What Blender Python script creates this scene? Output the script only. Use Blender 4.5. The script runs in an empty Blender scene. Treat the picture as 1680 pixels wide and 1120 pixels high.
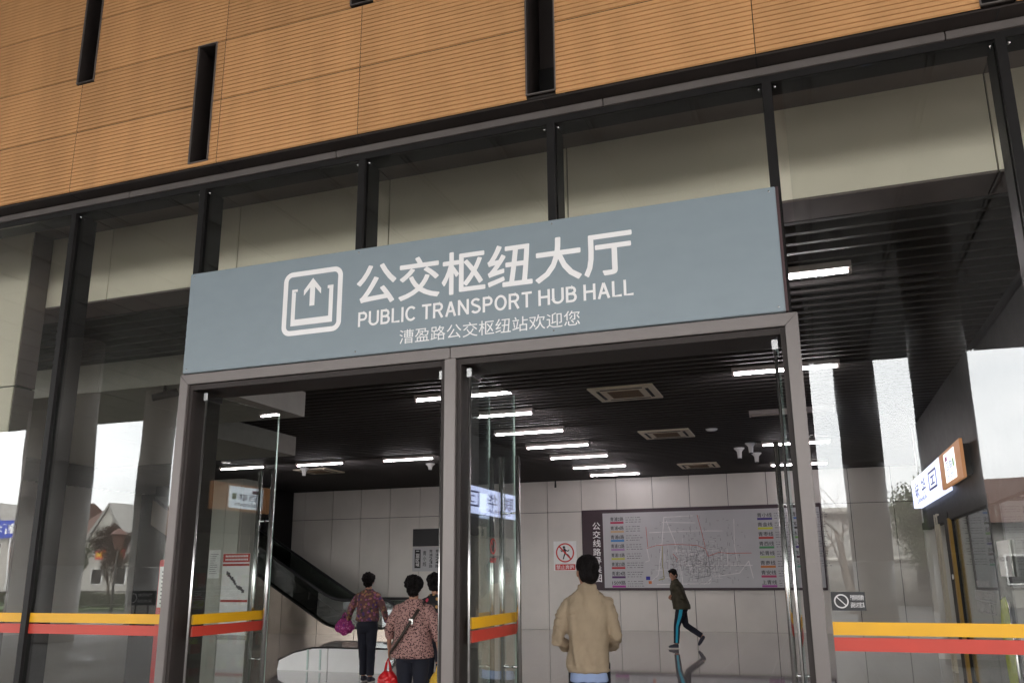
import bpy, bmesh, math, random
from mathutils import Vector, Matrix, noise
R = math.radians
PI = math.pi
sc = bpy.context.scene
col = sc.collection
random.seed(7)

# ---------------------------------------------------------------- camera
cd = bpy.data.cameras.new("camera")
cam = bpy.data.objects.new("camera", cd)
col.objects.link(cam)
CAM = Vector((0.0, -5.2215, 1.6))
yaw, pitch, roll = -0.3417, 0.2373, -0.00685
f = Vector((math.sin(yaw)*math.cos(pitch), math.cos(yaw)*math.cos(pitch), math.sin(pitch)))
r0 = Vector((math.cos(yaw), -math.sin(yaw), 0))
u0 = r0.cross(f)
rr = r0*math.cos(roll) + u0*math.sin(roll)
uu = -r0*math.sin(roll) + u0*math.cos(roll)
m3 = Matrix((rr, uu, -f)).transposed()
cam.matrix_world = Matrix.Translation(CAM) @ m3.to_4x4()
cd.sensor_width = 36.0
cd.lens = 1369.56/1680*36.0
cd.shift_x = 6.7/1680
cd.shift_y = 50.6/1680
cd.clip_start = 0.05
cd.clip_end = 2000
sc.camera = cam

# ---------------------------------------------------------------- world, sun, exposure
w = bpy.data.worlds.new("World")
sc.world = w
w.use_nodes = True
nt = w.node_tree
nt.nodes.clear()
SUN_EL, SUN_AZ = 48, 25      # the overcast sun stands behind the station
sky = nt.nodes.new('ShaderNodeTexSky')
sky.sky_type = 'NISHITA'
sky.sun_disc = False
sky.sun_elevation = R(SUN_EL)
sky.sun_rotation = R(SUN_AZ)
sky.air_density = 1.2
sky.dust_density = 3.0
tc = nt.nodes.new('ShaderNodeTexCoord')
mp = nt.nodes.new('ShaderNodeMapping')
mp.inputs['Scale'].default_value = (1.5, 1.5, 5.0)
nz = nt.nodes.new('ShaderNodeTexNoise')
nz.inputs['Scale'].default_value = 2.2
nz.inputs['Detail'].default_value = 7
nz.inputs['Roughness'].default_value = 0.55
rp = nt.nodes.new('ShaderNodeValToRGB')
rp.color_ramp.elements[0].position = 0.30
rp.color_ramp.elements[0].color = (0.70, 0.70, 0.70, 1)
rp.color_ramp.elements[1].position = 0.68
rp.color_ramp.elements[1].color = (1, 1, 1, 1)
mx = nt.nodes.new('ShaderNodeMix')
mx.data_type = 'RGBA'
mx.inputs[7].default_value = (10.8, 10.6, 10.5, 1)
bg = nt.nodes.new('ShaderNodeBackground')
bg.inputs['Strength'].default_value = 0.10
wo = nt.nodes.new('ShaderNodeOutputWorld')
L = nt.links.new
L(tc.outputs['Generated'], mp.inputs['Vector'])
L(mp.outputs['Vector'], nz.inputs['Vector'])
L(nz.outputs['Fac'], rp.inputs['Fac'])
L(rp.outputs['Color'], mx.inputs[0])
L(sky.outputs['Color'], mx.inputs[6])
L(mx.outputs[2], bg.inputs['Color'])
L(bg.outputs['Background'], wo.inputs['Surface'])

sd = bpy.data.lights.new("sun", 'SUN')
sd.energy = 1.0
sd.angle = R(14)
sd.color = (1.0, 0.96, 0.9)
sun = bpy.data.objects.new("sun", sd)
col.objects.link(sun)
sun.rotation_euler = (R(90-SUN_EL), 0, R(180-SUN_AZ))
sun.location = (0, 0, 60)

sc.view_settings.view_transform = 'Standard'
sc.view_settings.look = 'None'
sc.view_settings.exposure = 3.05
sc.view_settings.gamma = 1
sc.render.engine = 'CYCLES'
cy = sc.cycles
cy.max_bounces = 10
cy.diffuse_bounces = 4
cy.glossy_bounces = 5
cy.transmission_bounces = 4
cy.transparent_max_bounces = 24
cy.use_denoising = True
cy.sample_clamp_indirect = 6
cy.caustics_reflective = False
cy.caustics_refractive = False

# ---------------------------------------------------------------- materials
def new_mat(name):
    m = bpy.data.materials.new(name)
    m.use_nodes = True
    return m, m.node_tree, m.node_tree.nodes['Principled BSDF']

def mat(name, c, rough=0.6, metal=0.0, var=0.12, scale=6.0, bump=0.0, bscale=60.0, stretch=(1, 1, 1), spec=0.5, emit=0.0):
    m, t, b = new_mat(name)
    N = t.nodes.new
    tcn = N('ShaderNodeTexCoord')
    mpn = N('ShaderNodeMapping')
    mpn.inputs['Scale'].default_value = stretch
    t.links.new(tcn.outputs['Object'], mpn.inputs['Vector'])
    n = N('ShaderNodeTexNoise')
    n.inputs['Scale'].default_value = scale
    n.inputs['Detail'].default_value = 6
    t.links.new(mpn.outputs['Vector'], n.inputs['Vector'])
    mr = N('ShaderNodeMapRange')
    mr.inputs['To Min'].default_value = 1-var
    mr.inputs['To Max'].default_value = 1+var
    mr.inputs['From Min'].default_value = 0.3
    mr.inputs['From Max'].default_value = 0.7
    t.links.new(n.outputs['Fac'], mr.inputs['Value'])
    hs = N('ShaderNodeHueSaturation')
    hs.inputs['Color'].default_value = (*c, 1)
    t.links.new(mr.outputs['Result'], hs.inputs['Value'])
    t.links.new(hs.outputs['Color'], b.inputs['Base Color'])
    b.inputs['Roughness'].default_value = rough
    b.inputs['Metallic'].default_value = metal
    b.inputs['Specular IOR Level'].default_value = spec
    mr2 = N('ShaderNodeMapRange')
    mr2.inputs['To Min'].default_value = max(0.0, rough-0.06)
    mr2.inputs['To Max'].default_value = min(1.0, rough+0.06)
    t.links.new(n.outputs['Fac'], mr2.inputs['Value'])
    t.links.new(mr2.outputs['Result'], b.inputs['Roughness'])
    if bump:
        n2 = N('ShaderNodeTexNoise')
        n2.inputs['Scale'].default_value = bscale
        n2.inputs['Detail'].default_value = 4
        t.links.new(mpn.outputs['Vector'], n2.inputs['Vector'])
        bp = N('ShaderNodeBump')
        bp.inputs['Strength'].default_value = bump
        bp.inputs['Distance'].default_value = 0.01
        t.links.new(n2.outputs['Fac'], bp.inputs['Height'])
        t.links.new(bp.outputs['Normal'], b.inputs['Normal'])
    if emit:
        b.inputs['Emission Color'].default_value = (*c, 1)
        b.inputs['Emission Strength'].default_value = emit
    return m

def emis(name, c, s):
    m, t, b = new_mat(name)
    b.inputs['Base Color'].default_value = (*c, 1)
    b.inputs['Emission Color'].default_value = (*c, 1)
    b.inputs['Emission Strength'].default_value = s
    return m

def glass(name, tint, base, edge=0.85, wavy=0.0009):
    m, t, b = new_mat(name)
    t.nodes.remove(b)
    N = t.nodes.new
    out = t.nodes['Material Output']
    tr = N('ShaderNodeBsdfTransparent')
    tr.inputs['Color'].default_value = (*tint, 1)
    gl = N('ShaderNodeBsdfGlossy')
    gl.inputs['Roughness'].default_value = 0.0
    gl.inputs['Color'].default_value = (0.95, 0.98, 1, 1)
    tcg = N('ShaderNodeTexCoord')
    ng = N('ShaderNodeTexNoise')
    ng.inputs['Scale'].default_value = 1.3
    ng.inputs['Detail'].default_value = 1
    bg_ = N('ShaderNodeBump')
    bg_.inputs['Strength'].default_value = 1.0
    bg_.inputs['Distance'].default_value = wavy
    t.links.new(tcg.outputs['Object'], ng.inputs['Vector'])
    t.links.new(ng.outputs['Fac'], bg_.inputs['Height'])
    t.links.new(bg_.outputs['Normal'], gl.inputs['Normal'])
    lw = N('ShaderNodeLayerWeight')
    lw.inputs['Blend'].default_value = 0.5
    pw = N('ShaderNodeMath')
    pw.operation = 'POWER'
    pw.inputs[1].default_value = 3.5
    mr = N('ShaderNodeMapRange')
    mr.inputs['To Min'].default_value = base
    mr.inputs['To Max'].default_value = edge
    ms = N('ShaderNodeMixShader')
    k = t.links.new
    k(lw.outputs['Facing'], pw.inputs[0])
    k(pw.outputs[0], mr.inputs['Value'])
    k(mr.outputs['Result'], ms.inputs['Fac'])
    k(tr.outputs[0], ms.inputs[1])
    k(gl.outputs[0], ms.inputs[2])
    k(ms.outputs[0], out.inputs['Surface'])
    return m

def voro(name, base, spot, scale, thr, rough=0.8, extra=None, warp=0.0):
    """printed cloth: voronoi spots on a ground colour"""
    m, t, b = new_mat(name)
    N = t.nodes.new
    k = t.links.new
    tcn = N('ShaderNodeTexCoord')
    n0 = N('ShaderNodeTexNoise')
    n0.inputs['Scale'].default_value = scale*0.6
    mv = N('ShaderNodeVectorMath')
    mv.operation = 'MULTIPLY_ADD'
    mv.inputs[1].default_value = (warp, warp, warp)
    k(tcn.outputs['Object'], n0.inputs['Vector'])
    k(n0.outputs['Color'], mv.inputs[0])
    k(tcn.outputs['Object'], mv.inputs[2])
    v = N('ShaderNodeTexVoronoi')
    v.inputs['Scale'].default_value = scale
    k(mv.outputs[0], v.inputs['Vector'])
    cr = N('ShaderNodeValToRGB')
    cr.color_ramp.elements[0].position = thr
    cr.color_ramp.elements[0].color = (1, 1, 1, 1)
    cr.color_ramp.elements[1].position = thr+0.08
    cr.color_ramp.elements[1].color = (0, 0, 0, 1)
    k(v.outputs['Distance'], cr.inputs['Fac'])
    mxn = N('ShaderNodeMix')
    mxn.data_type = 'RGBA'
    mxn.inputs[6].default_value = (*base, 1)
    k(cr.outputs['Color'], mxn.inputs[0])
    if extra:
        sp = N('ShaderNodeSeparateColor')
        k(v.outputs['Color'], sp.inputs[0])
        c2 = N('ShaderNodeValToRGB')
        c2.color_ramp.interpolation = 'CONSTANT'
        el = c2.color_ramp.elements
        el[0].color = (*extra[0], 1)
        el[0].position = 0
        el[1].color = (*extra[1], 1)
        el[1].position = 1/len(extra)
        for i in range(2, len(extra)):
            e = el.new(i/len(extra))
            e.color = (*extra[i], 1)
        k(sp.outputs[0], c2.inputs['Fac'])
        k(c2.outputs['Color'], mxn.inputs[7])
    else:
        mxn.inputs[7].default_value = (*spot, 1)
    k(mxn.outputs[2], b.inputs['Base Color'])
    b.inputs['Roughness'].default_value = rough
    return m

M = {}
M['orange'] = mat('terracotta_panel', (0.575, 0.312, 0.138), 0.75, var=0.09, scale=1.6, stretch=(2.5, 1, 0.35), bump=0.05, bscale=90, spec=0.2)
_t = M['orange'].node_tree
_oi = _t.nodes.new('ShaderNodeObjectInfo')
_mr = _t.nodes.new('ShaderNodeMapRange')
_mr.inputs['To Min'].default_value = 0.93
_mr.inputs['To Max'].default_value = 1.07
_hs = [n for n in _t.nodes if n.type == 'HUE_SAT'][0]
_h2 = _t.nodes.new('ShaderNodeHueSaturation')
_t.links.new(_oi.outputs['Random'], _mr.inputs['Value'])
_t.links.new(_mr.outputs['Result'], _h2.inputs['Value'])
_t.links.new(_hs.outputs['Color'], _h2.inputs['Color'])
_t.links.new(_h2.outputs['Color'], _t.nodes['Principled BSDF'].inputs['Base Color'])
M['backing'] = mat('dark_backing', (0.02, 0.016, 0.014), 0.9)
M['black_metal'] = mat('black_frame', (0.010, 0.009, 0.009), 0.5, var=0.2, spec=0.2)
M['brown_metal'] = mat('brown_aluminium', (0.036, 0.029, 0.027), 0.5, 0.0, spec=0.2, var=0.15, scale=3)
M['mauve_metal'] = mat('mauve_aluminium', (0.155, 0.137, 0.130), 0.38, 0.35, var=0.06, scale=4, bump=0.03, bscale=200)
M['silver'] = mat('brushed_steel', (0.62, 0.61, 0.6), 0.22, 0.95, var=0.05, stretch=(1, 1, 12))
M['chrome'] = mat('polished_steel', (0.75, 0.75, 0.75), 0.1, 1.0, var=0.03)
M['esc_steel'] = mat('escalator_steel', (0.40, 0.35, 0.30), 0.22, 0.85, var=0.12, scale=2)
M['glass'] = glass('coated_glass', (0.955, 0.96, 0.945), 0.058)
M['door_glass'] = glass('clear_glass', (0.93, 0.96, 0.94), 0.06, wavy=0.0003)
M['dark_glass'] = glass('smoked_glass', (0.42, 0.46, 0.44), 0.08)
M['glass_edge'] = mat('glass_edge', (0.55, 0.68, 0.64), 0.2, var=0.05, emit=0.0)
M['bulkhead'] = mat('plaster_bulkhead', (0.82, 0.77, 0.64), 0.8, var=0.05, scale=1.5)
M['joint'] = mat('joint_line', (0.02, 0.02, 0.02), 0.9)
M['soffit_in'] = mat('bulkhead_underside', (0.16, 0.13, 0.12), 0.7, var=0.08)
M['slat'] = mat('ceiling_slat', (0.050, 0.044, 0.041), 0.7, var=0.1)
M['void'] = mat('ceiling_void', (0.004, 0.004, 0.004), 1.0, spec=0.0)
M['wall_panel'] = mat('wall_panel', (0.65, 0.618, 0.568), 0.35, var=0.07, scale=0.9, bump=0.02, bscale=30)
M['pillar'] = mat('pillar_panel', (0.55, 0.55, 0.49), 0.45, var=0.05, scale=1.5)
M['ceil_panel'] = mat('drop_ceiling_panel', (0.28, 0.27, 0.235), 0.6, var=0.06)
M['banner'] = mat('bluegrey_sign_face', (0.225, 0.276, 0.308), 0.42, var=0.025, scale=5, bump=0.05, bscale=2.2, stretch=(1, 1, 2))
M['banner_edge'] = mat('sign_edge', (0.045, 0.018, 0.02), 0.5)
M['white'] = mat('white_vinyl', (0.88, 0.865, 0.865), 0.5, var=0.02)
M['white_paint'] = mat('white_paint', (0.87, 0.87, 0.85), 0.45, var=0.05)
M['white_gloss'] = mat('white_gloss', (0.88, 0.89, 0.88), 0.2, var=0.02)
M['cream'] = mat('cream_plastic', (0.62, 0.55, 0.42), 0.5, var=0.05)
M['grille'] = mat('grille_brown', (0.19, 0.13, 0.08), 0.7, var=0.2, scale=40)
M['yellow'] = mat('yellow_tape', (0.74, 0.38, 0.005), 0.45, var=0.05)
M['red'] = mat('red_tape', (0.50, 0.045, 0.026), 0.45, var=0.05)
M['red_sign'] = mat('red_sign', (0.62, 0.03, 0.03), 0.5, var=0.05)
M['black'] = mat('black_print', (0.012, 0.012, 0.014), 0.5)
M['sign_dark'] = mat('maroon_board', (0.035, 0.014, 0.022), 0.5, var=0.1)
M['map_face'] = mat('map_face', (0.46, 0.46, 0.475), 0.4, var=0.04, scale=2)
M['grey_print'] = mat('grey_print', (0.13, 0.12, 0.13), 0.6)
M['pale_line'] = mat('pale_route', (0.66, 0.64, 0.64), 0.6)
M['skin'] = mat('skin', (0.42, 0.21, 0.135), 0.55, var=0.06, scale=20)
M['hair'] = mat('black_hair', (0.007, 0.005, 0.005), 0.6, var=0.5, scale=60, bump=1.0, bscale=160, stretch=(1, 1, 0.3), spec=0.15)
M['beige'] = mat('beige_cotton', (0.41, 0.315, 0.215), 0.85, var=0.07, scale=9, bump=0.12, bscale=350)
M['olive'] = mat('olive_jacket', (0.040, 0.033, 0.016), 0.75, var=0.2, scale=14, bump=0.1, bscale=200)
M['navy'] = mat('navy_cloth', (0.010, 0.011, 0.022), 0.85, var=0.2, scale=10)
M['cyan'] = mat('cyan_stripe', (0.015, 0.36, 0.50), 0.7)
M['blue_shirt'] = mat('pale_blue_shirt', (0.33, 0.42, 0.66), 0.8, var=0.05)
M['shoe'] = mat('dark_shoe', (0.012, 0.013, 0.03), 0.5)
M['sole'] = mat('pale_sole', (0.55, 0.52, 0.48), 0.6)
M['leather'] = mat('brown_strap', (0.030, 0.018, 0.012), 0.5)
M['leopard'] = voro('leopard_print', (0.45, 0.25, 0.225), (0.035, 0.010, 0.012), 62, 0.38, warp=0.010)
M['floral'] = voro('floral_print', (0.13, 0.05, 0.055), None, 22, 0.42, warp=0.05,
                   extra=[(0.07, 0.03, 0.14), (0.40, 0.17, 0.12), (0.03, 0.04, 0.03), (0.30, 0.10, 0.20), (0.28, 0.17, 0.07)])
M['dark_floral'] = voro('dark_floral_print', (0.010, 0.009, 0.012), None, 17, 0.36, warp=0.03,
                        extra=[(0.60, 0.05, 0.10), (0.55, 0.30, 0.10), (0.62, 0.22, 0.25), (0.04, 0.03, 0.03)])
M['pinkbag'] = voro('pink_bag_cloth', (0.30, 0.02, 0.16), None, 30, 0.35, warp=0.03,
                    extra=[(0.55, 0.08, 0.30), (0.20, 0.02, 0.25), (0.60, 0.20, 0.40)])
M['redbag'] = mat('red_plastic', (0.70, 0.012, 0.018), 0.35, var=0.15, scale=15)
M['yellowbag'] = mat('yellow_plastic', (0.80, 0.50, 0.06), 0.35, var=0.15, scale=15)
M['tube'] = emis('lamp_tube', (1.0, 0.93, 0.98), 10.0)
M['tube_off'] = mat('unlit_tube', (0.50, 0.42, 0.38), 0.4)
M['lamp_body'] = mat('lamp_housing', (0.40, 0.35, 0.33), 0.45)
M['sign_blue_lit'] = emis('lit_blue_white', (0.62, 0.68, 1.0), 0.26)
M['sign_orange_lit'] = emis('lit_orange', (0.50, 0.23, 0.10), 0.085)
M['sign_square_lit'] = emis('lit_square', (0.85, 0.92, 1.0), 0.26)
M['sign_text_blue'] = mat('sign_text_blue', (0.02, 0.02, 0.30), 0.5)
M['asphalt'] = mat('asphalt', (0.05, 0.05, 0.052), 0.85, var=0.2, scale=3, bump=0.3, bscale=80)
M['grass'] = mat('grass_verge', (0.05, 0.09, 0.025), 0.9, var=0.4, scale=4, bump=0.6, bscale=30)
M['stucco'] = mat('stucco', (0.42, 0.40, 0.36), 0.85, var=0.12, scale=2, bump=0.1)
M['stone'] = mat('grey_stone', (0.30, 0.29, 0.27), 0.8, var=0.25, scale=2.5)
M['roof_tile'] = mat('brown_roof', (0.10, 0.055, 0.04), 0.8, var=0.3, scale=9, stretch=(1, 1, 4))
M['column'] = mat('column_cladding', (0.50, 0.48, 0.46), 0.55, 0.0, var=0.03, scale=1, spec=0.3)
M['shaded_column'] = mat('shaded_column_cladding', (0.075, 0.07, 0.068), 0.45, var=0.1, scale=1, spec=0.4)  # column cladding darkened, shade of the side facing the station put into the colour
M['soffit'] = mat('canopy_soffit', (0.055, 0.054, 0.056), 0.5, var=0.08)
M['bark'] = mat('bark', (0.07, 0.05, 0.035), 0.9, var=0.3, scale=12)
M['leaf'] = mat('leaf', (0.06, 0.085, 0.025), 0.7, var=0.5, scale=1.5)
M['leaf_red'] = mat('leaf_red', (0.09, 0.045, 0.03), 0.7, var=0.5, scale=1.5)
M['blue_board'] = mat('blue_board', (0.02, 0.06, 0.42), 0.5)
M['shop_red'] = mat('shop_red', (0.55, 0.03, 0.02), 0.5)
M['yellow_text'] = mat('yellow_text', (0.85, 0.60, 0.03), 0.5)
M['grey_board'] = mat('grey_floor_board', (0.30, 0.30, 0.29), 0.5)
M['lime'] = mat('lime_panel', (0.50, 0.58, 0.08), 0.6, var=0.2, scale=12)
M['shelf'] = mat('shop_shelf', (0.22, 0.20, 0.18), 0.6, var=0.3, scale=5)
M['car_white'] = mat('white_car_paint', (0.70, 0.72, 0.74), 0.25, var=0.02)
M['tyre'] = mat('tyre', (0.015, 0.015, 0.015), 0.8)
M['poster_red'] = mat('poster_red', (0.48, 0.05, 0.04), 0.5)

# floor: polished tiles with fine joints
def tile_floor(name, c, rough, w_, jc, spec=0.6):
    m, t, b = new_mat(name)
    N = t.nodes.new
    k = t.links.new
    tcn = N('ShaderNodeTexCoord')
    br = N('ShaderNodeTexBrick')
    br.offset = 0.0
    br.inputs['Scale'].default_value = 1.0
    br.inputs['Brick Width'].default_value = w_
    br.inputs['Row Height'].default_value = w_
    br.inputs['Mortar Size'].default_value = 0.006
    br.inputs['Color1'].default_value = (*c, 1)
    br.inputs['Color2'].default_value = (c[0]*0.93, c[1]*0.93, c[2]*0.93, 1)
    br.inputs['Mortar'].default_value = (*jc, 1)
    k(tcn.outputs['Object'], br.inputs['Vector'])
    k(br.outputs['Color'], b.inputs['Base Color'])
    n = N('ShaderNodeTexNoise')
    n.inputs['Scale'].default_value = 0.8
    k(tcn.outputs['Object'], n.inputs['Vector'])
    mr = N('ShaderNodeMapRange')
    mr.inputs['To Min'].default_value = rough*0.5
    mr.inputs['To Max'].default_value = rough*1.5
    k(n.outputs['Fac'], mr.inputs['Value'])
    k(mr.outputs['Result'], b.inputs['Roughness'])
    b.inputs['Specular IOR Level'].default_value = spec
    return m
M['hall_floor'] = tile_floor('polished_floor_tile', (0.42, 0.385, 0.355), 0.05, 0.8, (0.08, 0.07, 0.065), 0.9)
M['plaza'] = tile_floor('plaza_paving', (0.38, 0.36, 0.34), 0.55, 0.6, (0.10, 0.10, 0.10), 0.3)

# ---------------------------------------------------------------- mesh helpers
def world_loc(o):
    v = Vector((0, 0, 0))
    while o is not None:
        v += o.location
        o = o.parent
    return v

class MB:
    def __init__(self):
        self.v = []
        self.f = []
        self.s = []
    def add(self, vs, fs, smooth=False):
        n = len(self.v)
        self.v += [tuple(p) for p in vs]
        for q in fs:
            self.f.append([n+i for i in q])
            self.s.append(smooth)
        return self
    def box(self, x0, x1, y0, y1, z0, z1):
        vs = [(x, y, z) for x in (x0, x1) for y in (y0, y1) for z in (z0, z1)]
        return self.add(vs, [(0, 1, 3, 2), (4, 6, 7, 5), (0, 4, 5, 1), (2, 3, 7, 6), (0, 2, 6, 4), (1, 5, 7, 3)])
    def quad(self, a, b, c, d):
        return self.add([a, b, c, d], [(0, 1, 2, 3)])
    def poly(self, pts, axis='y', t0=0.0, t1=0.01):
        """extruded outline; pts in the plane normal to axis"""
        n = len(pts)
        def P(p, t):
            if axis == 'y': return (p[0], t, p[1])
            if axis == 'x': return (t, p[0], p[1])
            return (p[0], p[1], t)
        vs = [P(p, t0) for p in pts] + [P(p, t1) for p in pts]
        fs = [tuple(range(n)), tuple(range(2*n-1, n-1, -1))]
        fs += [(i, (i+1) % n, n+(i+1) % n, n+i) for i in range(n)]
        return self.add(vs, fs)
    def rings(self, rings, smooth=True, cap=True):
        n = len(rings[0])
        vs = [p for r_ in rings for p in r_]
        fs = []
        for i in range(len(rings)-1):
            for j in range(n):
                a = i*n+j
                b_ = i*n+(j+1) % n
                fs.append((a, b_, b_+n, a+n))
        if cap:
            fs.append(tuple(range(n-1, -1, -1)))
            fs.append(tuple((len(rings)-1)*n+j for j in range(n)))
        return self.add(vs, fs, smooth)
    def tube(self, pts, rad, n=12, smooth=True, sx=1.0):
        pts = [Vector(p) for p in pts]
        if not isinstance(rad, (list, tuple)): rad = [rad]*len(pts)
        rs = []
        t0 = (pts[1]-pts[0]).normalized()
        up = Vector((0, 0, 1)) if abs(t0.z) < 0.9 else Vector((0, 1, 0))
        a = t0.cross(up).normalized()
        for i, p in enumerate(pts):
            if i == 0: t = pts[1]-pts[0]
            elif i == len(pts)-1: t = pts[-1]-pts[-2]
            else: t = (pts[i+1]-pts[i]).normalized()+(pts[i]-pts[i-1]).normalized()
            t.normalize()
            a = (a-t*a.dot(t)).normalized()
            b_ = t.cross(a)
            rs.append([p+(a*math.cos(2*PI*k/n)*sx+b_*math.sin(2*PI*k/n))*rad[i] for k in range(n)])
        return self.rings(rs, smooth)
    def ell(self, c, r_, n=20, m_=12, rot=None):
        c = Vector(c)
        rs = []
        for i in range(m_+1):
            th = PI*(i+0.02)/(m_+0.04)
            ring = []
            for k in range(n):
                p = Vector((r_[0]*math.sin(th)*math.cos(2*PI*k/n), r_[1]*math.sin(th)*math.sin(2*PI*k/n), -r_[2]*math.cos(th)))
                if rot: p = rot @ p
                ring.append(c+p)
            rs.append(ring)
        return self.rings(rs)
    def xf(self, mtx):
        self.v = [tuple(mtx @ Vector(p)) for p in self.v]
        return self
    def build(self, name, m, parent=None, local=False, bevel=0.0):
        me = bpy.data.meshes.new(name)
        off = Vector((0, 0, 0))
        if parent is not None and not local: off = world_loc(parent)
        me.from_pydata([tuple(Vector(p)-off) for p in self.v], [], self.f)
        me.polygons.foreach_set('use_smooth', self.s)
        bm = bmesh.new()
        bm.from_mesh(me)
        bmesh.ops.recalc_face_normals(bm, faces=bm.faces)
        if bevel:
            es = [e for e in bm.edges if len(e.link_faces) == 2 and e.calc_face_angle(0) > 0.6]
            bmesh.ops.bevel(bm, geom=es, offset=bevel, segments=2, affect='EDGES')
        bm.to_mesh(me)
        bm.free()
        me.materials.append(m)
        o = bpy.data.objects.new(name, me)
        col.objects.link(o)
        if parent is not None: o.parent = parent
        return o

def empty(name, loc, rz=0.0):
    o = bpy.data.objects.new(name, None)
    o.location = loc
    o.rotation_euler = (0, 0, rz)
    o.empty_display_size = 0.1
    col.objects.link(o)
    return o

def tag(o, label=None, cat=None, group=None, kind=None):
    if label: o['label'] = label
    if cat: o['category'] = cat
    if group: o['group'] = group
    if kind: o['kind'] = kind
    return o

def copy_tree(o, parent=None):
    c = o.copy()
    col.objects.link(c)
    if parent is not None: c.parent = parent
    for ch in list(o.children): copy_tree(ch, c)
    return c

USE_FONT = None
def text_mesh(body, bold=0.0, ext=0.0, line=1.0):
    cu = bpy.data.curves.new('lettering', 'FONT')
    cu.body = body
    cu.size = 1
    if USE_FONT: cu.font = USE_FONT
    cu.offset = bold
    cu.resolution_u = 3
    cu.space_line = line
    cu.extrude = ext
    o = bpy.data.objects.new('lettering', cu)
    col.objects.link(o)
    dg = bpy.context.evaluated_depsgraph_get()
    me = bpy.data.meshes.new_from_object(o.evaluated_get(dg))
    vs = [Vector(v.co) for v in me.vertices]
    fs = [list(p.vertices) for p in me.polygons]
    bpy.data.objects.remove(o)
    bpy.data.curves.remove(cu)
    bpy.data.meshes.remove(me)
    return vs, fs

def put_text(mb, body, x0, x1, z0, z1, d, bold=0.0, face='-y', ext=0.0, vertical=False):
    """fit a line (or a column) of writing into a rectangle of a wall plane.
    face '-y': reads left to right along +x ; face '-x': along -y ; face '+x': along +y"""
    if vertical:
        n = len(body)
        h = (z1-z0)/n
        for i, ch in enumerate(body):
            put_text(mb, ch, x0, x1, z1-(i+0.93)*h, z1-(i+0.07)*h, d, bold, face, ext)
        return
    vs, fs = text_mesh(body, bold)
    if not vs: return
    a0 = min(v.x for v in vs); a1 = max(v.x for v in vs)
    b0 = min(v.y for v in vs); b1 = max(v.y for v in vs)
    sx = (x1-x0)/(a1-a0)
    sz = (z1-z0)/(b1-b0)
    out = []
    for v in vs:
        p, q = x0+(v.x-a0)*sx, z0+(v.y-b0)*sz
        if face == '-y': out.append((p, d, q))
        elif face == '-x': out.append((d, -p, q))
        elif face == '+x': out.append((d, p, q))
        elif face == '+y': out.append((-p, d, q))
    mb.add(out, fs)

# ---------------------------------------------------------------- ground
g = MB().quad((-400, 0.10, -0.012), (400, 0.10, -0.012), (400, 400, -0.012), (-400, 400, -0.012))
g.quad((-400, -24, -0.012), (400, -24, -0.012), (400, 0.10, -0.012), (-400, 0.10, -0.012))
tag(g.build('pavement', M['plaza']), 'pale square paving of the station forecourt', None, None, 'structure')
g = MB().quad((-400, -400, -0.15), (400, -400, -0.15), (400, -24, -0.15), (-400, -24, -0.15))
g.box(-400, 400, -24.15, -24, -0.15, -0.008)
tag(g.build('road', M['asphalt']), 'dark asphalt road beyond the forecourt kerb', None, None, 'structure')
g = MB().box(-120, -8, -42, -30, -0.146, -0.02)
tag(g.build('grass', M['grass']), 'green grass verge across the road', None, None, 'structure')
g = MB().quad((-22, 0.3, 0.0), (8, 0.3, 0.0), (8, 19.9, 0.0), (-22, 19.9, 0.0))
tag(g.build('floor', M['hall_floor']), 'mirror polished tiled hall floor', None, None, 'structure')

# ---------------------------------------------------------------- station building
ZB, ZT = 4.89, 8.0     # cladding bottom / canopy height
hub = empty('station_building', (-2.3, 0, 0))
tag(hub, 'transport hub building with orange ribbed cladding above a dark framed glass front', 'building')

YO = -0.145
# ribbed terracotta panels: rows and slots
MUL = [-9.0, -7.45, -5.966, -4.566, -3.056, -1.522, -0.027, 1.34, 2.75, 4.2]
SLOTS = [(-4.60, -4.42, 4.93, 6.02), (-1.645, -1.44, 4.925, 7.98), (1.235, 1.415, 4.88+0.03, 7.98),
         (-5.95, -5.765, 5.97, 7.98), (-3.12, -2.93, 6.05, 7.98), (-7.45, -7.27, 5.0, 6.1), (-0.2, 0.0, 6.3, 7.98)]
rows = [ZB, 5.47, 6.03, 6.60, 7.17, 7.74, 8.0]
xcuts = [-12.0, -8.85, -5.89, -4.33, -3.02, -1.54, -0.075, 1.33, 2.85, 6.0]
def in_slot(x0, x1, z0, z1):
    for s in SLOTS:
        if x0 < s[1]-1e-4 and x1 > s[0]+1e-4 and z0 < s[3]-1e-4 and z1 > s[2]-1e-4: return True
    return False
PITCH = 0.0355
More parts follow.
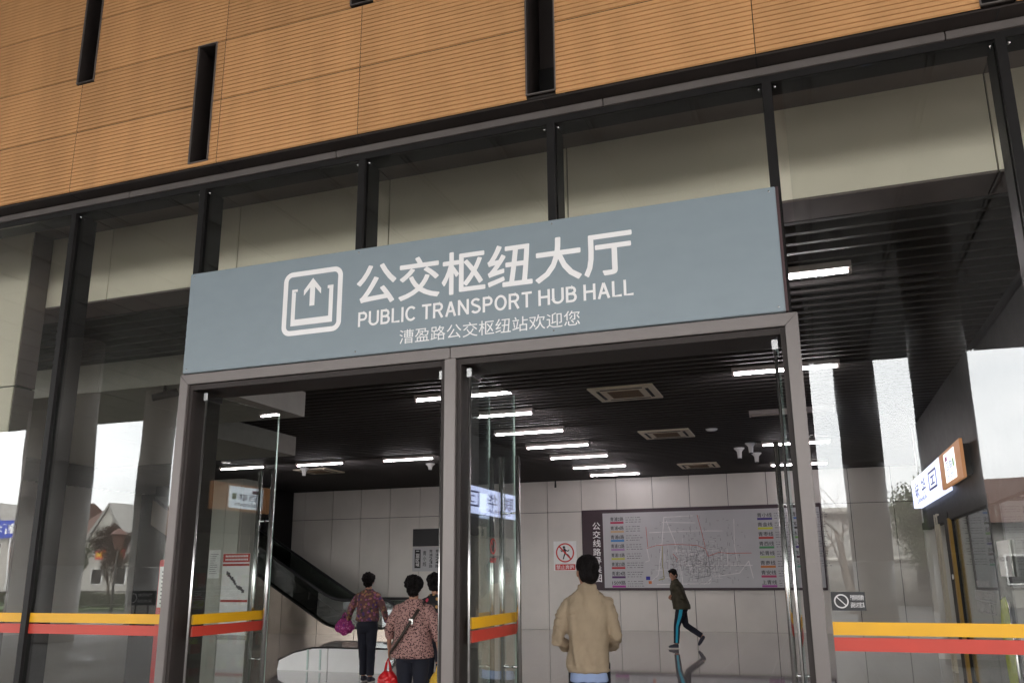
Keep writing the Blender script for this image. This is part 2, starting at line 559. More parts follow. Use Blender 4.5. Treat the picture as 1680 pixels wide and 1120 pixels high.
for ri in range(6):
    za, zb_ = rows[ri]+0.003, rows[ri+1]-0.008
    for ci in range(len(xcuts)-1):
        mb = MB()
        xa, xb = xcuts[ci]+0.003, xcuts[ci+1]-0.003
        if ri >= 2 and ci in (2, 4): pass
        z = za
        nrib = max(1, round((zb_-za)/PITCH))
        hp = (zb_-za)/nrib
        for k in range(nrib):
            z0 = za+k*hp
            z1 = z0+hp
            # split the rib at slots
            segs = [(xa, xb)]
            for s in SLOTS:
                if z1 > s[2]-1e-4 and z0 < s[3]+1e-4:
                    ns = []
                    for a, b in segs:
                        if s[0] < b and s[1] > a:
                            if s[0]-0.006 > a: ns.append((a, s[0]-0.006))
                            if s[1]+0.006 < b: ns.append((s[1]+0.006, b))
                        else: ns.append((a, b))
                    segs = ns
            for a, b in segs:
                g_ = 0.0065
                pr = [(YO+0.009, z0), (YO+0.009, z0+g_*0.5), (YO, z0+g_), (YO, z1-0.002), (YO+0.009, z1)]
                n = len(pr)
                vs = [(a, p[0], p[1]) for p in pr]+[(b, p[0], p[1]) for p in pr]
                fs = [(i, i+1, n+i+1, n+i) for i in range(n-1)]
                mb.add(vs, fs)
        o = mb.build('cladding_panel', M['orange'], hub)
# (backing sheet split around the slots so that the recesses are real)
mb = MB()
zs = sorted(set([ZB+0.004, 8.0]+[s[2] for s in SLOTS]+[s[3] for s in SLOTS]))
xs = sorted(set([-12.0, 6.0]+[s[0] for s in SLOTS]+[s[1] for s in SLOTS]))
for i in range(len(zs)-1):
    for j in range(len(xs)-1):
        if not in_slot(xs[j], xs[j+1], zs[i], zs[i+1]):
            mb.quad((xs[j], -0.129, zs[i]), (xs[j+1], -0.129, zs[i]), (xs[j+1], -0.129, zs[i+1]), (xs[j], -0.129, zs[i+1]))
mb.build('cladding_backing', M['backing'], hub)
for s in SLOTS:
    a, b, c, d = s
    o = MB().box(a-0.0, b, 0.16, 0.17, c, d).box(a, a+0.004, -0.14, 0.16, c, d).box(b-0.004, b, -0.14, 0.16, c, d).box(a, b, -0.14, 0.16, d-0.004, d).box(a, b, -0.14, 0.16, c, c+0.004)
    w_ = o.build('window_slot', M['brown_metal'], hub)
    t_ = 0.009
    fm = MB().box(a-t_, b+t_, -0.156, -0.141, c-t_, c).box(a-t_, b+t_, -0.156, -0.141, d, d+t_).box(a-t_, a, -0.156, -0.141, c, d).box(b, b+t_, -0.156, -0.141, c, d)
    fm.build('frame', M['mauve_metal'], w_)
MB().box(-23, 6, 0.18, 0.22, ZB, 8.05).box(-23, 6, 0.22, 19.9, 8.0, 8.05).box(5.8, 6, 0.24, 19.8, 4.72, 7.99).box(-23, -22.8, 0.24, 19.8, 4.72, 7.99).box(-22.7, 5.7, 19.75, 19.9, 4.76, 7.99).build('upper_storey', M['backing'], hub)
# soffit under the cladding and the transom band
mb = MB().box(-12, 6, -0.126, 0.02, ZB-0.012, ZB)
mb.build('cladding_soffit', M['brown_metal'], hub)
for x in xcuts: MB().box(x-0.006, x+0.006, -0.127, 0.0, ZB-0.016, ZB-0.0125).build('soffit_joint', M['joint'], hub)
mb = MB()
bx_ = [-12, -9.6, -7.6, -5.35, -3.29, -1.13, 1.05, 3.2, 6]
for a, b in zip(bx_[:-1], bx_[1:]): mb.box(a+0.003, b-0.003, 0.0, 0.12, 4.815, ZB-0.017)
mb.build('transom_band', M['mauve_metal'], hub, bevel=0.003)
MB().box(-12, 6, 0.02, 0.20, 4.765, 4.8145).build('transom', M['black_metal'], hub)
# mullions
for x in MUL:
    low = 0.0
    if -4.5 < x < -0.1: low = 3.15
    mb = MB().box(x-0.028, x+0.028, 0.0, 0.03, low, 4.764).box(x-0.032, x+0.032, 0.055, 0.23, low, 4.764)
    mb.build('mullion', M['black_metal'], hub)
# glass panes (fixed)
def pane(xa, xb, za, zb, y=0.034, m=None):
    return MB().box(xa, xb, y, y+0.012, za, zb).build('glass_pane', m or M['glass'], hub)
for i in range(len(MUL)-1):
    xa, xb = MUL[i]+0.012, MUL[i+1]-0.012
    if MUL[i] < -4.6 or MUL[i] > -0.1:
        if abs(MUL[i+1]+4.566) < 0.01: xb = -4.60
        if abs(MUL[i]+0.027) < 0.01: xa = 0.07
        p = pane(xa, xb, 0.02, 4.764)
        MB().box(xa, xb, 0.0300, 0.0325, 1.257, 1.328).build('yellow_tape', M['yellow'], p)
        MB().box(xa, xb, 0.0300, 0.0325, 1.172, 1.245).build('red_tape', M['red'], p)
    else:
        pane(xa, xb, 3.16, 4.764)
# steel patch screws at the top corners of the panes
for x in MUL:
    for s_ in (-1, 1):
        MB().tube([(x+s_*0.05, 0.024, 4.73), (x+s_*0.05, 0.036, 4.73)], 0.008, 8).build('pane_fixing', M['silver'], hub)

# portal frame
XL, XR, XC = -4.575, 0.036, -2.262
def mitre(name, pts):
    MB().poly(pts, 'y', -0.06, 0.26).build(name, M['mauve_metal'], hub, bevel=0.003)
FT, FB = 3.141, 3.062
mitre('portal_head', [(XL, FT), (XC-0.002, FT), (XC-0.002, FB), (XL+0.079, FB)])
mitre('portal_head', [(XC+0.002, FT), (XR, FT), (XR-0.079, FB), (XC+0.002, FB)])
mitre('portal_jamb', [(XL, FT-0.002), (XL, 0), (XL+0.079, 0), (XL+0.079, FB-0.002)])
mitre('portal_jamb', [(XR, FT-0.002), (XR-0.079, FB-0.002), (XR-0.079, 0), (XR, 0)])
mitre('portal_post', [(XC-0.042, FB-0.003), (XC-0.042, 0), (XC+0.042, 0), (XC+0.042, FB-0.003)])
# dark reveals inside the portal
for a, b in ((XL+0.080, XC-0.043), (XC+0.043, XR-0.080)):
    mb = MB().box(a, a+0.030, -0.035, 0.30, 0, FB-0.005).box(b-0.030, b, -0.035, 0.30, 0, FB-0.005)
    mb.box(a+0.031, b-0.031, -0.035, 0.30, FB-0.045, FB-0.005)
    mb.build('door_lining', M['brown_metal'], hub)

# door leaves, opened inward at right angles
def leaf(x, label, rot=0.0):
    d = empty('door', (x, 0.02, 0))
    d.parent = hub
    d.location = Vector((x, 0.02, 0))-hub.location
    d['label'] = label
    d.rotation_euler.z = R(rot)
    y0, y1 = 0.0, 0.92
    gl = MB().box(x-0.006, x+0.006, 0.0, y1, 0.02, 2.985).build('glass_pane', M['door_glass'], d)
    MB().box(x-0.0062, x+0.0062, y1+0.0005, y1+0.003, 0.02, 2.985).build('glass_edge', M['glass_edge'], gl)
    MB().box(x-0.0075, x+0.0075, 0.03, y1-0.01, 1.257, 1.328).build('yellow_tape', M['yellow'], gl)
    MB().box(x-0.0075, x+0.0075, 0.03, y1-0.01, 1.172, 1.245).build('red_tape', M['red'], gl)
    MB().box(x-0.018, x+0.018, -0.02, 0.16, 2.93, 2.99).build('pivot_fitting', M['chrome'], d, bevel=0.003)
    MB().tube([(x, -0.006, 0.02), (x, -0.006, 2.925)], 0.010, 10).build('edge_rail', M['silver'], d)
    for s_ in (-1, 1):
        xx = x+s_*0.066
        h = MB().tube([(xx, 0.80, 0.55), (xx, 0.80, 2.48)], 0.019, 14).build('handle', M['silver'], d)
        for z in (0.95, 2.05): MB().tube([(x+s_*0.0085, 0.80, z), (xx, 0.80, z)], 0.008, 8).build('bracket', M['chrome'], h)
    return d
leaf(XL+0.225, 'glass door leaf at the left jamb of the portal', -1.5)
leaf(-2.345, 'glass door leaf just left of the centre post')
d3 = leaf(-2.135, 'glass door leaf just right of the centre post')
leaf(-0.112, 'glass door leaf at the right jamb of the portal')

# bulkhead behind the glass
YB = 1.18
mb = MB()
js = [-13.3, -11.65, -10.0, -8.36, -6.72, -5.105, -3.436, -1.723, -0.06, 1.50, 3.1, 5.2]
for a, b in zip(js[:-1], js[1:]): mb.box(a+0.006, b-0.006, YB, YB+0.06, 4.42, 5.22)
mb.build('bulkhead', M['bulkhead'], hub)
MB().box(-13.3, 5.2, YB+0.03, YB+0.1, 4.425, 5.3).build('bulkhead_backing', M['joint'], hub)
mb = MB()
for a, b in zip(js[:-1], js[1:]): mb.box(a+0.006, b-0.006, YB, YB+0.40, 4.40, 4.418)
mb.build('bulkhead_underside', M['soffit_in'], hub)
# recess ceiling between glass and bulkhead
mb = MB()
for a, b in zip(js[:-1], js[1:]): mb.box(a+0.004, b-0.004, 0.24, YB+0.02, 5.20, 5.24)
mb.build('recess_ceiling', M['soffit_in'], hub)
MB().box(-13.3, 5.2, 0.135, 0.24, 4.80, 5.30).build('header_beam', M['black_metal'], hub)

# slatted ceiling
mb = MB()
y = YB+0.42
while y < 19.6:
    mb.box(-21.9, 5.4, y, y+0.055, 4.40, 4.50)
    y += 0.238
tag(mb.build('slatted_ceiling', M['slat'], hub))
MB().box(-22, 5.5, YB+0.41, 19.8, 4.62, 4.7).build('ceiling_void', M['void'], hub)

# back wall of tall panels
mb = MB()
wj = [-7.60+1.085*i for i in range(-14, 13)]
for a, b in zip(wj[:-1], wj[1:]):
    for z0, z1 in ((0.0, 3.44), (3.45, 4.40)):
        mb.box(a+0.008, b-0.008, 19.70, 19.76, z0+0.003, z1-0.004)
mb.build('back_wall', M['wall_panel'], hub, bevel=0.004)
MB().box(-23, 6.0, 19.74, 19.9, 0, 4.75).build('wall_backing', M['joint'], hub)
# left wall
MB().box(-22.2, -22.0, 0.3, 19.7, 0, 4.6).build('side_wall', M['wall_panel'], hub)
# right wall with the shop opening
XW = 2.08
mb = MB()
for a, b in ((XW+.001, 3.6), (3.61, 5.2)): mb.box(a, b, 13.1, 13.2, 0.003, 4.39)
mb.build('side_wall', M['wall_panel'], hub)
MB().box(XW+0.01, XW+0.15, 0.3, 13.09, 2.52, 4.39).build('side_fascia', M['black_metal'], hub)

# square pillar and dropped ceilings at the left
p = empty('tiled_pillar', (-16.1, 15.75, 0))
tag(p, 'square pillar of pale grey panels at the far left of the hall', 'pillar')
mb = MB()
mb.box(-16.62, -16.12, 15.3, 15.36, 0, 4.39).box(-16.11, -15.62, 15.3, 15.36, 0, 4.39)
mb.box(-15.66, -15.60, 15.37, 15.80, 0, 4.39).box(-15.66, -15.60, 15.81, 16.25, 0, 4.39)
mb.build('panel', M['pillar'], p)
MB().box(-16.6, -15.67, 15.37, 16.25, 0, 4.385).build('core', M['joint'], p)
p = empty('tiled_pillar', (-8.6, 1.2, 0))
tag(p, 'broad pale pillar just behind the leftmost pane of glass', 'pillar')
MB().box(-9.8, -7.56, 0.93, 1.17, 0, 3.50).box(-9.8, -7.56, 0.93, 1.17, 3.515, 5.19).build('panel', M['bulkhead'], p)
MB().box(-7.559, -7.545, 0.94, 1.17, 0, 3.50).box(-7.559, -7.545, 0.94, 1.17, 3.515, 5.19).build('side_panel', M['soffit_in'], p)  # side face of the pale pillar, its shade put into a darker colour
MB().box(-9.79, -7.565, 0.95, 1.16, 3.499, 3.516).build('joint', M['joint'], p)
def drop(xa, xb, ya, yb, zb, lab):
    o = MB()
    n = max(1, round((xb-xa)/1.6))
    for i in range(n):
        a = xa+(xb-xa)*i/n
        b = xa+(xb-xa)*(i+1)/n
        o.box(a+0.005, b-0.005, ya, yb, zb, 4.39)
    return o.build('dropped_ceiling', M['ceil_panel'], hub)
drop(-15.0, -7.26, 3.2, 5.75, 4.0, '')
drop(-15.0, -9.85, 5.76, 9.4, 4.0, '')

# ---------------------------------------------------------------- canopy outside (seen in the glass)
can = empty('entrance_canopy', (-10, -11, 0))
tag(can, 'deep dark canopy on round columns in front of the station', 'canopy')
mb = MB()
x = -46.0
while x < 20:
    y = -0.2
    while y > -22:
        mb.box(x+0.03, x+1.40, y-1.98, y-0.0, 8.0, 8.05).box(x+1.43, x+1.47, y-1.98, y, 8.0, 8.05)
        y -= 2.0
    x += 1.5
mb.build('soffit', M['soffit'], can)
MB().box(-46, 20, -22.2, -0.13, 8.06, 9.4).build('roof', M['brown_metal'], can)
def column(x, y, r_, m='column'):
    o = MB()
    for z0, z1 in ((0.0, 1.9), (1.92, 4.6), (4.62, 8.0)):
        n = 32
        rs = []
        for z in (z0, z1):
            rs.append([(x+r_*math.cos(2*PI*k/n), y+r_*math.sin(2*PI*k/n), z) for k in range(n)])
        o.rings(rs)
    c = o.build('column', M[m], can)
    return c
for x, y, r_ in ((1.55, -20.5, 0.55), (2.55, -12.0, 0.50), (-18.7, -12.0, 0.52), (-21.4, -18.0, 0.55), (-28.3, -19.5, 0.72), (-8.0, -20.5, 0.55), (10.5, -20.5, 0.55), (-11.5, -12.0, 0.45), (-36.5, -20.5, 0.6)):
    column(x, y, r_, 'shaded_column' if 0 < x < 5 else 'column')

# ---------------------------------------------------------------- big blue-grey sign over the doors
def bold_text(mb, body, x0, x1, z0, z1, d, e, **kw):
    for k in range(8):
        a = 2*PI*k/8
        put_text(mb, body, x0+e+e*math.cos(a), x1-e+e*math.cos(a), z0+e+e*math.sin(a), z1-e+e*math.sin(a), d+0.00012*k, 0.0, **kw)
    put_text(mb, body, x0+e, x1-e, z0+e, z1-e, d+0.00012*8, 0.0, **kw)
sg = empty('entrance_sign', (-2.29, -0.06, 3.145))
tag(sg, 'wide blue-grey hall sign with white lettering above the glass doors', 'sign')
MB().box(-4.536, -0.030, -0.085, -0.003, 3.1455, 3.968).build('sign_face', M['banner'], sg, bevel=0.004)
MB().box(-0.0295, -0.012, -0.083, -0.003, 3.146, 3.966).build('edge_trim', M['banner_edge'], sg)
for xx in (-4.50, -3.0, -1.5, -0.07):
    for zz in (3.175, 3.94): MB().tube([(xx, -0.084, zz), (xx, -0.0875, zz)], 0.006, 8).build('screw', M['silver'], sg)
D = -0.0875
mb = MB(); bold_text(mb, '公交枢纽大厅', -3.008, -0.950, 3.515, 3.838, D, 0.0055); mb.build('title_lettering', M['white'], sg)
def arc(cx_, cz, rx, rz, a0, a1, n=14): return [(cx_+rx*math.cos(R(a0+(a1-a0)*k/n)), cz+rz*math.sin(R(a0+(a1-a0)*k/n))) for k in range(n+1)]
T_ = 0.075      # half a stroke, in letter heights
a_, b_ = T_, 1-T_
GL = {'P': (0.62, [[(a_, 0), (a_, 1)], [(a_, b_), (0.36, b_)]+arc(0.36, 0.70, 0.19, b_-0.70, 90, -90)+[(a_, 0.70-(b_-0.70))]]),
      'U': (0.70, [[(a_, 1), (a_, 0.33)]+arc(0.35, 0.33, 0.35-T_, 0.33-T_, 180, 360, 18)+[(0.70-T_, 1)]]),
      'B': (0.64, [[(a_, 0), (a_, 1)], [(a_, b_), (0.34, b_)]+arc(0.34, 0.73, 0.19, b_-0.73, 90, -90)+[(a_, 0.535)], [(a_, 0.535), (0.36, 0.535)]+arc(0.36, 0.305, 0.205, 0.23, 90, -90)+[(a_, a_)]]),
      'L': (0.54, [[(a_, 1), (a_, a_), (0.54, a_)]]), 'I': (0.15, [[(a_, 0), (a_, 1)]]),
      'C': (0.72, [arc(0.385, 0.5, 0.385-T_, 0.5-T_, 42, 318, 30)]),
      'T': (0.62, [[(0, b_), (0.62, b_)], [(0.31, b_), (0.31, 0)]]),
      'R': (0.68, [[(a_, 0), (a_, 1)], [(a_, b_), (0.38, b_)]+arc(0.38, 0.71, 0.19, b_-0.71, 90, -90)+[(a_, 0.71-(b_-0.71))], [(0.36, 0.49), (0.60, 0.0)]]),
      'A': (0.70, [[(0.065, 0), (0.35, 0.97)], [(0.635, 0), (0.35, 0.97)], [(0.17, 0.34), (0.53, 0.34)]]),
      'N': (0.70, [[(a_, 0), (a_, 1)], [(0.70-a_, 0), (0.70-a_, 1)], [(a_+.01, 0.94), (0.69-a_, 0.06)]]),
      'S': (0.64, [arc(0.32, 0.735, 0.225, 0.19, 25, 225, 16)+arc(0.32, 0.28, 0.245, 0.205, 55, -155, 18)]),
      'O': (0.76, [arc(0.38, 0.5, 0.38-T_, 0.5-T_, 0, 360, 36)]),
      'H': (0.70, [[(a_, 0), (a_, 1)], [(0.70-a_, 0), (0.70-a_, 1)], [(a_, 0.53), (0.70-a_, 0.53)]])}
def stroke_text(mb, body, x0, x1, z0, z1, d):
    tot = sum(GL[c][0]+0.115 if c != ' ' else 0.27 for c in body)-0.115
    sx = (x1-x0)/tot
    h = z1-z0
    x = x0
    for c in body:
        if c == ' ':
            x += 0.27*sx
            continue
        w_, st_ = GL[c]
        for q, ln in enumerate(st_):
            pts = [Vector((p[0], p[1])) for p in ln]
            L_, R_ = [], []
            for i in range(len(pts)):
                a = pts[max(0, i-1)]; b = pts[min(len(pts)-1, i+1)]
                if c == 'O' and i in (0, len(pts)-1): a, b = pts[-2], pts[1]
                t = (b-a).normalized()
                nn = Vector((-t.y, t.x))
                k = 1.0
                if 0 < i < len(pts)-1:
                    t1 = (pts[i]-pts[i-1]).normalized()
                    k = 1/max(0.5, abs(t1.dot(t)))
                L_.append(pts[i]+nn*T_*k); R_.append(pts[i]-nn*T_*k)
            dd = d-0.00015*q
            vs = [(x+p.x*sx, dd, z0+p.y*h) for p in L_]+[(x+p.x*sx, dd, z0+p.y*h) for p in R_]
            n = len(pts)
            mb.add(vs, [(i, i+1, n+i+1, n+i) for i in range(n-1)])
        x += (w_+0.115)*sx
mb = MB(); stroke_text(mb, 'PUBLIC TRANSPORT HUB HALL', -2.985, -0.955, 3.358, 3.470, D); mb.build('english_lettering', M['white'], sg)
mb = MB(); put_text(mb, '漕盈路公交枢纽站欢迎您', -2.645, -1.318, 3.195, 3.300, D, 0.0); mb.build('welcome_lettering', M['white'], sg)
# pictogram: rounded square, tray and arrow
def rrect(x0, x1, z0, z1, r_, n=8):
    p = []
    for cx_, cz, a0 in ((x1-r_, z1-r_, 0), (x0+r_, z1-r_, 90), (x0+r_, z0+r_, 180), (x1-r_, z0+r_, 270)):
        for k in range(n+1):
            a = R(a0+90*k/n)
            p.append((cx_+r_*math.cos(a), cz+r_*math.sin(a)))
    return p
def frame_mesh(x0, x1, z0, z1, r_, t_, d0, d1=None):
    a = rrect(x0, x1, z0, z1, r_)
    b = rrect(x0+t_, x1-t_, z0+t_, z1-t_, max(0.005, r_-t_))
    n = len(a)
    mb = MB()
    vs = [(q[0], d0, q[1]) for q in a]+[(q[0], d0, q[1]) for q in b]
    return mb.add(vs, [(i, (i+1) % n, n+(i+1) % n, n+i) for i in range(n)])
frame_mesh(-3.642, -3.128, 3.350, 3.856, 0.075, 0.040, D).build('emblem_border', M['white'], sg)
mb = MB()
def flat(pts, d): return mb.add([(q[0], d, q[1]) for q in pts], [tuple(range(len(pts)))])
flat([(-3.565, 3.715), (-3.515, 3.715), (-3.515, 3.695), (-3.545, 3.695), (-3.545, 3.69), (-3.53, 3.69), (-3.53, 3.475), (-3.24, 3.475), (-3.24, 3.69), (-3.255, 3.69), (-3.255, 3.715), (-3.205, 3.715), (-3.205, 3.425), (-3.565, 3.425)], D)
mb.build('emblem_tray', M['white'], sg)
mb = MB()
flat([(-3.385, 3.79), (-3.31, 3.70), (-3.31, 3.655), (-3.363, 3.715), (-3.363, 3.57), (-3.407, 3.57), (-3.407, 3.715), (-3.46, 3.655), (-3.46, 3.70)], D)
mb.build('emblem_arrow', M['white'], sg)

# ---------------------------------------------------------------- stickers on the fixed glass
def sticker(x0, x1, z0, z1, y=0.0295):
    t = empty('safety_sticker', ((x0+x1)/2, y, z0))
    MB().box(x0, x1, y, y+0.002, z0, z1).build('board', M['black'], t)
    h = z1-z0
    mb = MB()
    cx_, cz, r_ = x0+h*0.52, z0+h*0.5, h*0.38
    n = 24
    vs = []
    for q in (r_, r_*0.82):
        vs += [(cx_+q*math.cos(2*PI*k/n), y-0.0015, cz+q*math.sin(2*PI*k/n)) for k in range(n)]
    mb.add(vs, [(k, (k+1) % n, n+(k+1) % n, n+k) for k in range(n)])
    mb.add([(cx_-r_*0.66, y-0.0015, cz+r_*0.56), (cx_-r_*0.56, y-0.0015, cz+r_*0.66), (cx_+r_*0.66, y-0.0015, cz-r_*0.56), (cx_+r_*0.56, y-0.0015, cz-r_*0.66)], [(0, 1, 2, 3)])
    mb.build('prohibition_ring', M['pale_line'], t)
    mb = MB()
    put_text(mb, '严禁携带易燃易爆物', cx_+h*0.47, x1-h*0.08, z0+h*0.55, z0+h*0.84, y-0.0015, 0.01)
    put_text(mb, '品乘坐公共交通工具', cx_+h*0.47, x1-h*0.08, z0+h*0.16, z0+h*0.45, y-0.0015, 0.01)
    mb.build('lettering', M['pale_line'], t)
    return t
tag(sticker(0.075, 0.255, 1.39, 1.492), 'small black prohibition sticker on the pane right of the portal', 'sticker')

def round_sticker(x, y, z, label):
    t = empty('round_sticker', (x, y, z))
    tag(t, label, 'sticker', 'round stickers on the door glass')
    n = 28
    mb = MB()
    r_ = 0.055
    vs = [(x, y+q*math.cos(2*PI*k/n), z+q*math.sin(2*PI*k/n)) for q in (r_, r_*0.84) for k in range(n)]
    mb.add(vs, [(k, (k+1) % n, n+(k+1) % n, n+k) for k in range(n)])
    c = r_*0.62
    mb.add([(x, y-c-.006, z+c), (x, y-c+.006, z+c), (x, y+c+.006, z-c), (x, y+c-.006, z-c)], [(0, 1, 2, 3)])
    mb.build('ring', M['red_sign'], t)
    mb = MB()
    mb.poly([(y-.012, z-.03), (y+.008, z-.035), (y+.012, z+.015), (y+.002, z+.035), (y-.01, z+.02)], 'x', x-0.0003, x+0.0003)
    mb.build('figure', M['black'], t)
    mb = MB()
    put_text(mb, '禁止吸烟', y-0.055, y+0.055, z-0.115, z-0.078, x, 0.03, face='+x')
    mb.build('lettering', M['red_sign'], t)
round_sticker(-2.335, 0.46, 1.795, 'round red prohibition sticker on the door leaf left of the centre post')
round_sticker(-2.125, 0.42, 1.795, 'round red prohibition sticker on the door leaf right of the centre post')

# ---------------------------------------------------------------- ceiling lights
def light(x0, x1, y, label, on=True, z=4.40):
    t = empty('tube_light', ((x0+x1)/2, y, z))
    tag(t, label, 'ceiling light', 'linear lights under the slatted ceiling')
    MB().box(x0, x1, y-0.06, y+0.06, z-0.065, z-0.002).box(x0, x0+0.03, y-0.025, y+0.025, z-0.11, z-0.065).box(x1-0.03, x1, y-0.025, y+0.025, z-0.11, z-0.065).build('housing', M['lamp_body'], t)
    MB().tube([(x0+0.035, y, z-0.088), (x1-0.035, y, z-0.088)], 0.0115, 12).build('tube', M['tube'] if on else M['tube_off'], t)
ordn = ['nearest', 'second', 'third', 'fourth', 'fifth', 'sixth', 'farthest']
for i, y in enumerate((6.65, 8.35, 10.3, 12.27, 14.1, 16.15, 18.0)):
    light(-5.80, -4.36, y, ordn[i]+' lit tube light of the middle row seen through the right-hand doorway')
for i, (y, on) in enumerate(((2.73, 1), (6.63, 1), (10.02, 0), (13.8, 1), (17.6, 1))):
    light(-0.86, 0.56, y, ['lit tube light high behind the right pane beside the sign', 'lit tube light behind the right portal jamb near the top', 'unlit tube light near the right jamb',
                           'lit tube light crossed by the right door handles', 'farthest lit tube light at the right jamb'][i], bool(on))
for i, (x, y) in enumerate(((-9.72, 12.95), (-12.15, 12.9), (-14.4, 12.8))):
    light(x, x+1.36, y, ['lit tube light left of the centre post', 'lit tube light in the middle of the left doorway', 'lit tube light above the left door handles'][i])

# ---------------------------------------------------------------- air conditioning cassettes
def cassette(x0, y0, label, s=1.02):
    z = 4.395
    x1, y1 = x0+s, y0+s
    t = empty('air_conditioner', (x0+s/2, y0+s/2, z))
    tag(t, label, 'air conditioner', 'square cassette units in the ceiling')
    MB().box(x0, x1, y0, y1, z-0.03, z).build('panel', M['cream'], t, bevel=0.008)
    e = 0.10
    for (a, b, c, d) in ((x0+e*1.8, x1-e*1.8, y0+e, y0+e+.05), (x0+e*1.8, x1-e*1.8, y1-e-.05, y1-e), (x0+e, x0+e+.05, y0+e*1.8, y1-e*1.8), (x1-e-.05, x1-e, y0+e*1.8, y1-e*1.8)):
        MB().box(a, b, c, d, z-0.0335, z-0.0305).build('air_slot', M['joint'], t)
    mb = MB().box(x0+.26, x1-.26, y0+.26, y1-.26, z-0.036, z-0.0305)
    k = y0+.28
    while k < y1-.28:
        mb.box(x0+.27, x1-.27, k, k+.012, z-0.042, z-0.0365)
        k += .03
    mb.build('grille', M['grille'], t)
cassette(-3.09, 7.10, 'nearest cream cassette air conditioner over the right doorway')
cassette(-3.13, 11.35, 'middle cream cassette air conditioner over the right doorway')
cassette(-3.17, 16.85, 'farthest cream cassette air conditioner above the route map')
cassette(-13.05, 14.05, 'cream cassette air conditioner above the escalator')

# small ceiling fittings
def bell(x, y, label, h=0.24):
    t = empty('ceiling_speaker', (x, y, 4.40))
    tag(t, label, 'speaker', 'bell shaped fittings on the ceiling')
    prof = [(0.12, 4.398), (0.118, 4.38), (0.085, 4.35), (0.055, 4.31), (0.045, 4.40-h)]
    mb = MB()
    mb.rings([[(x+r_*math.cos(2*PI*k/20), y+r_*math.sin(2*PI*k/20), z) for k in range(20)] for r_, z in prof])
    mb.build('shell', M['white_paint'], t)
    MB().tube([(x, y, 4.40-h-0.02), (x, y, 4.40-h+0.001)], 0.04, 16).build('lens', M['black'], t)
bell(-1.40, 14.6, 'leftmost of three pale bell shaped ceiling fittings near the right jamb')
bell(-1.10, 13.9, 'upper right of three pale bell shaped ceiling fittings near the right jamb', 0.22)
bell(-1.08, 15.6, 'lower right of three pale bell shaped ceiling fittings near the right jamb', 0.22)
bell(-12.65, 14.0, 'pale bell shaped fitting beside the cassette above the escalator', 0.2)
bell(-9.13, 14.4, 'small pale bell shaped fitting left of the centre post', 0.16)
def disc(x, y, label):
    t = tag(MB().tube([(x, y, 4.372), (x, y, 4.399)], [0.10, 0.12], 20).build('smoke_detector', M['white_paint']), label, 'smoke detector', 'round detectors on the ceiling')
disc(-1.70, 11.7, 'small round detector right of the middle cassette')
disc(-13.7, 12.1, 'small round detector above the left door handles')
t = tag(MB().tube([(-7.27, 19.5, 4.39), (-7.27, 19.5, 4.18)], [0.02, 0.035], 10).build('sprinkler', M['black']), 'small black sprinkler hanging in front of the back wall', 'sprinkler')

# ---------------------------------------------------------------- route map board on the back wall
YW = 19.70
bd = empty('route_map_board', (-3.1, YW, 1.12))
tag(bd, 'large grey bus route map with maroon title strip on the back wall', 'route map')
MB().box(-6.50, 0.30, YW-0.09, YW-0.004, 1.13, 3.47).build('frame', M['sign_dark'], bd, bevel=0.01)
MB().box(-5.85, 0.26, YW-0.0935, YW-0.0905, 1.20, 3.36).build('map_sheet', M['map_face'], bd)
DM = YW-0.0945
mb = MB(); put_text(mb, '公交线路导乘图', -6.17, -5.93, 1.35, 3.12, DM+0.0005, 0.012, vertical=True)
mb.v = [(p[0], YW-0.0925, p[2]) for p in mb.v]
mb.build('title_lettering', M['white'], bd)
names1 = ['青浦2路', '青浦4路', '青浦6路', '青浦12路', '青浦15路', '青浦23路', '青浦24路', '1509路']
cols1 = [(.45, .02, .08), (.55, .36, .20), (.05, .22, .55), (.36, .20, .40), (.50, .50, .10), (.50, .03, .04), (.08, .02, .12), (.38, .03, .30)]
names2 = ['青小线', '青金线', '青枣线', '青西线', '松青线', '青商线', '青安线', '上青线']
cols2 = [(.05, .03, .22), (.55, .58, .03), (.48, .04, .03), (.06, .26, .10), (.42, .50, .22), (.50, .16, .03), (.45, .04, .12), (.35, .06, .30)]
names3 = ['青纪线', '蒸青线', '练西线', '小朱线', '青赵线', '巴青线']
cols3 = [(.08, .16, .42), (.02, .02, .02), (.15, .34, .08), (.06, .03, .20), (.06, .01, .03), (.10, .30, .20)]
def colm(c): return mat('route_colour', c, 0.5, var=0.03)
rnd = random.Random(3)
def legend(names, cols, x, ztop, dz):
    for i, (n_, c) in enumerate(zip(names, cols)):
        z = ztop-i*dz
        e = MB(); put_text(e, n_, x, x+0.40, z-0.09, z+0.03, DM, 0.01)
        e.build('route_name', M['black'], bd)
        MB().box(x, x+0.40, DM-0.0005, DM+0.0003, z-0.165, z-0.105).build('route_colour_bar', colm(c), bd)
    dd = MB()
    for i in range(len(names)):
        z = ztop-i*dz
        for k in range(3):
            xx = x+0.46
            while xx < x+0.88:
                wv = rnd.uniform(0.02, 0.09)
                dd.box(xx, xx+wv, DM, DM+0.0005, z-0.002-0.065*k, z+0.014-0.065*k)
                xx += wv+rnd.uniform(0.01, 0.05)
    dd.build('timetable_print', M['grey_print'], bd)
legend(names1, cols1, -5.62, 3.21, 0.262)
legend(names2, cols2, -1.40, 3.21, 0.262)
legend(names3, cols3, -0.48, 3.21, 0.262)
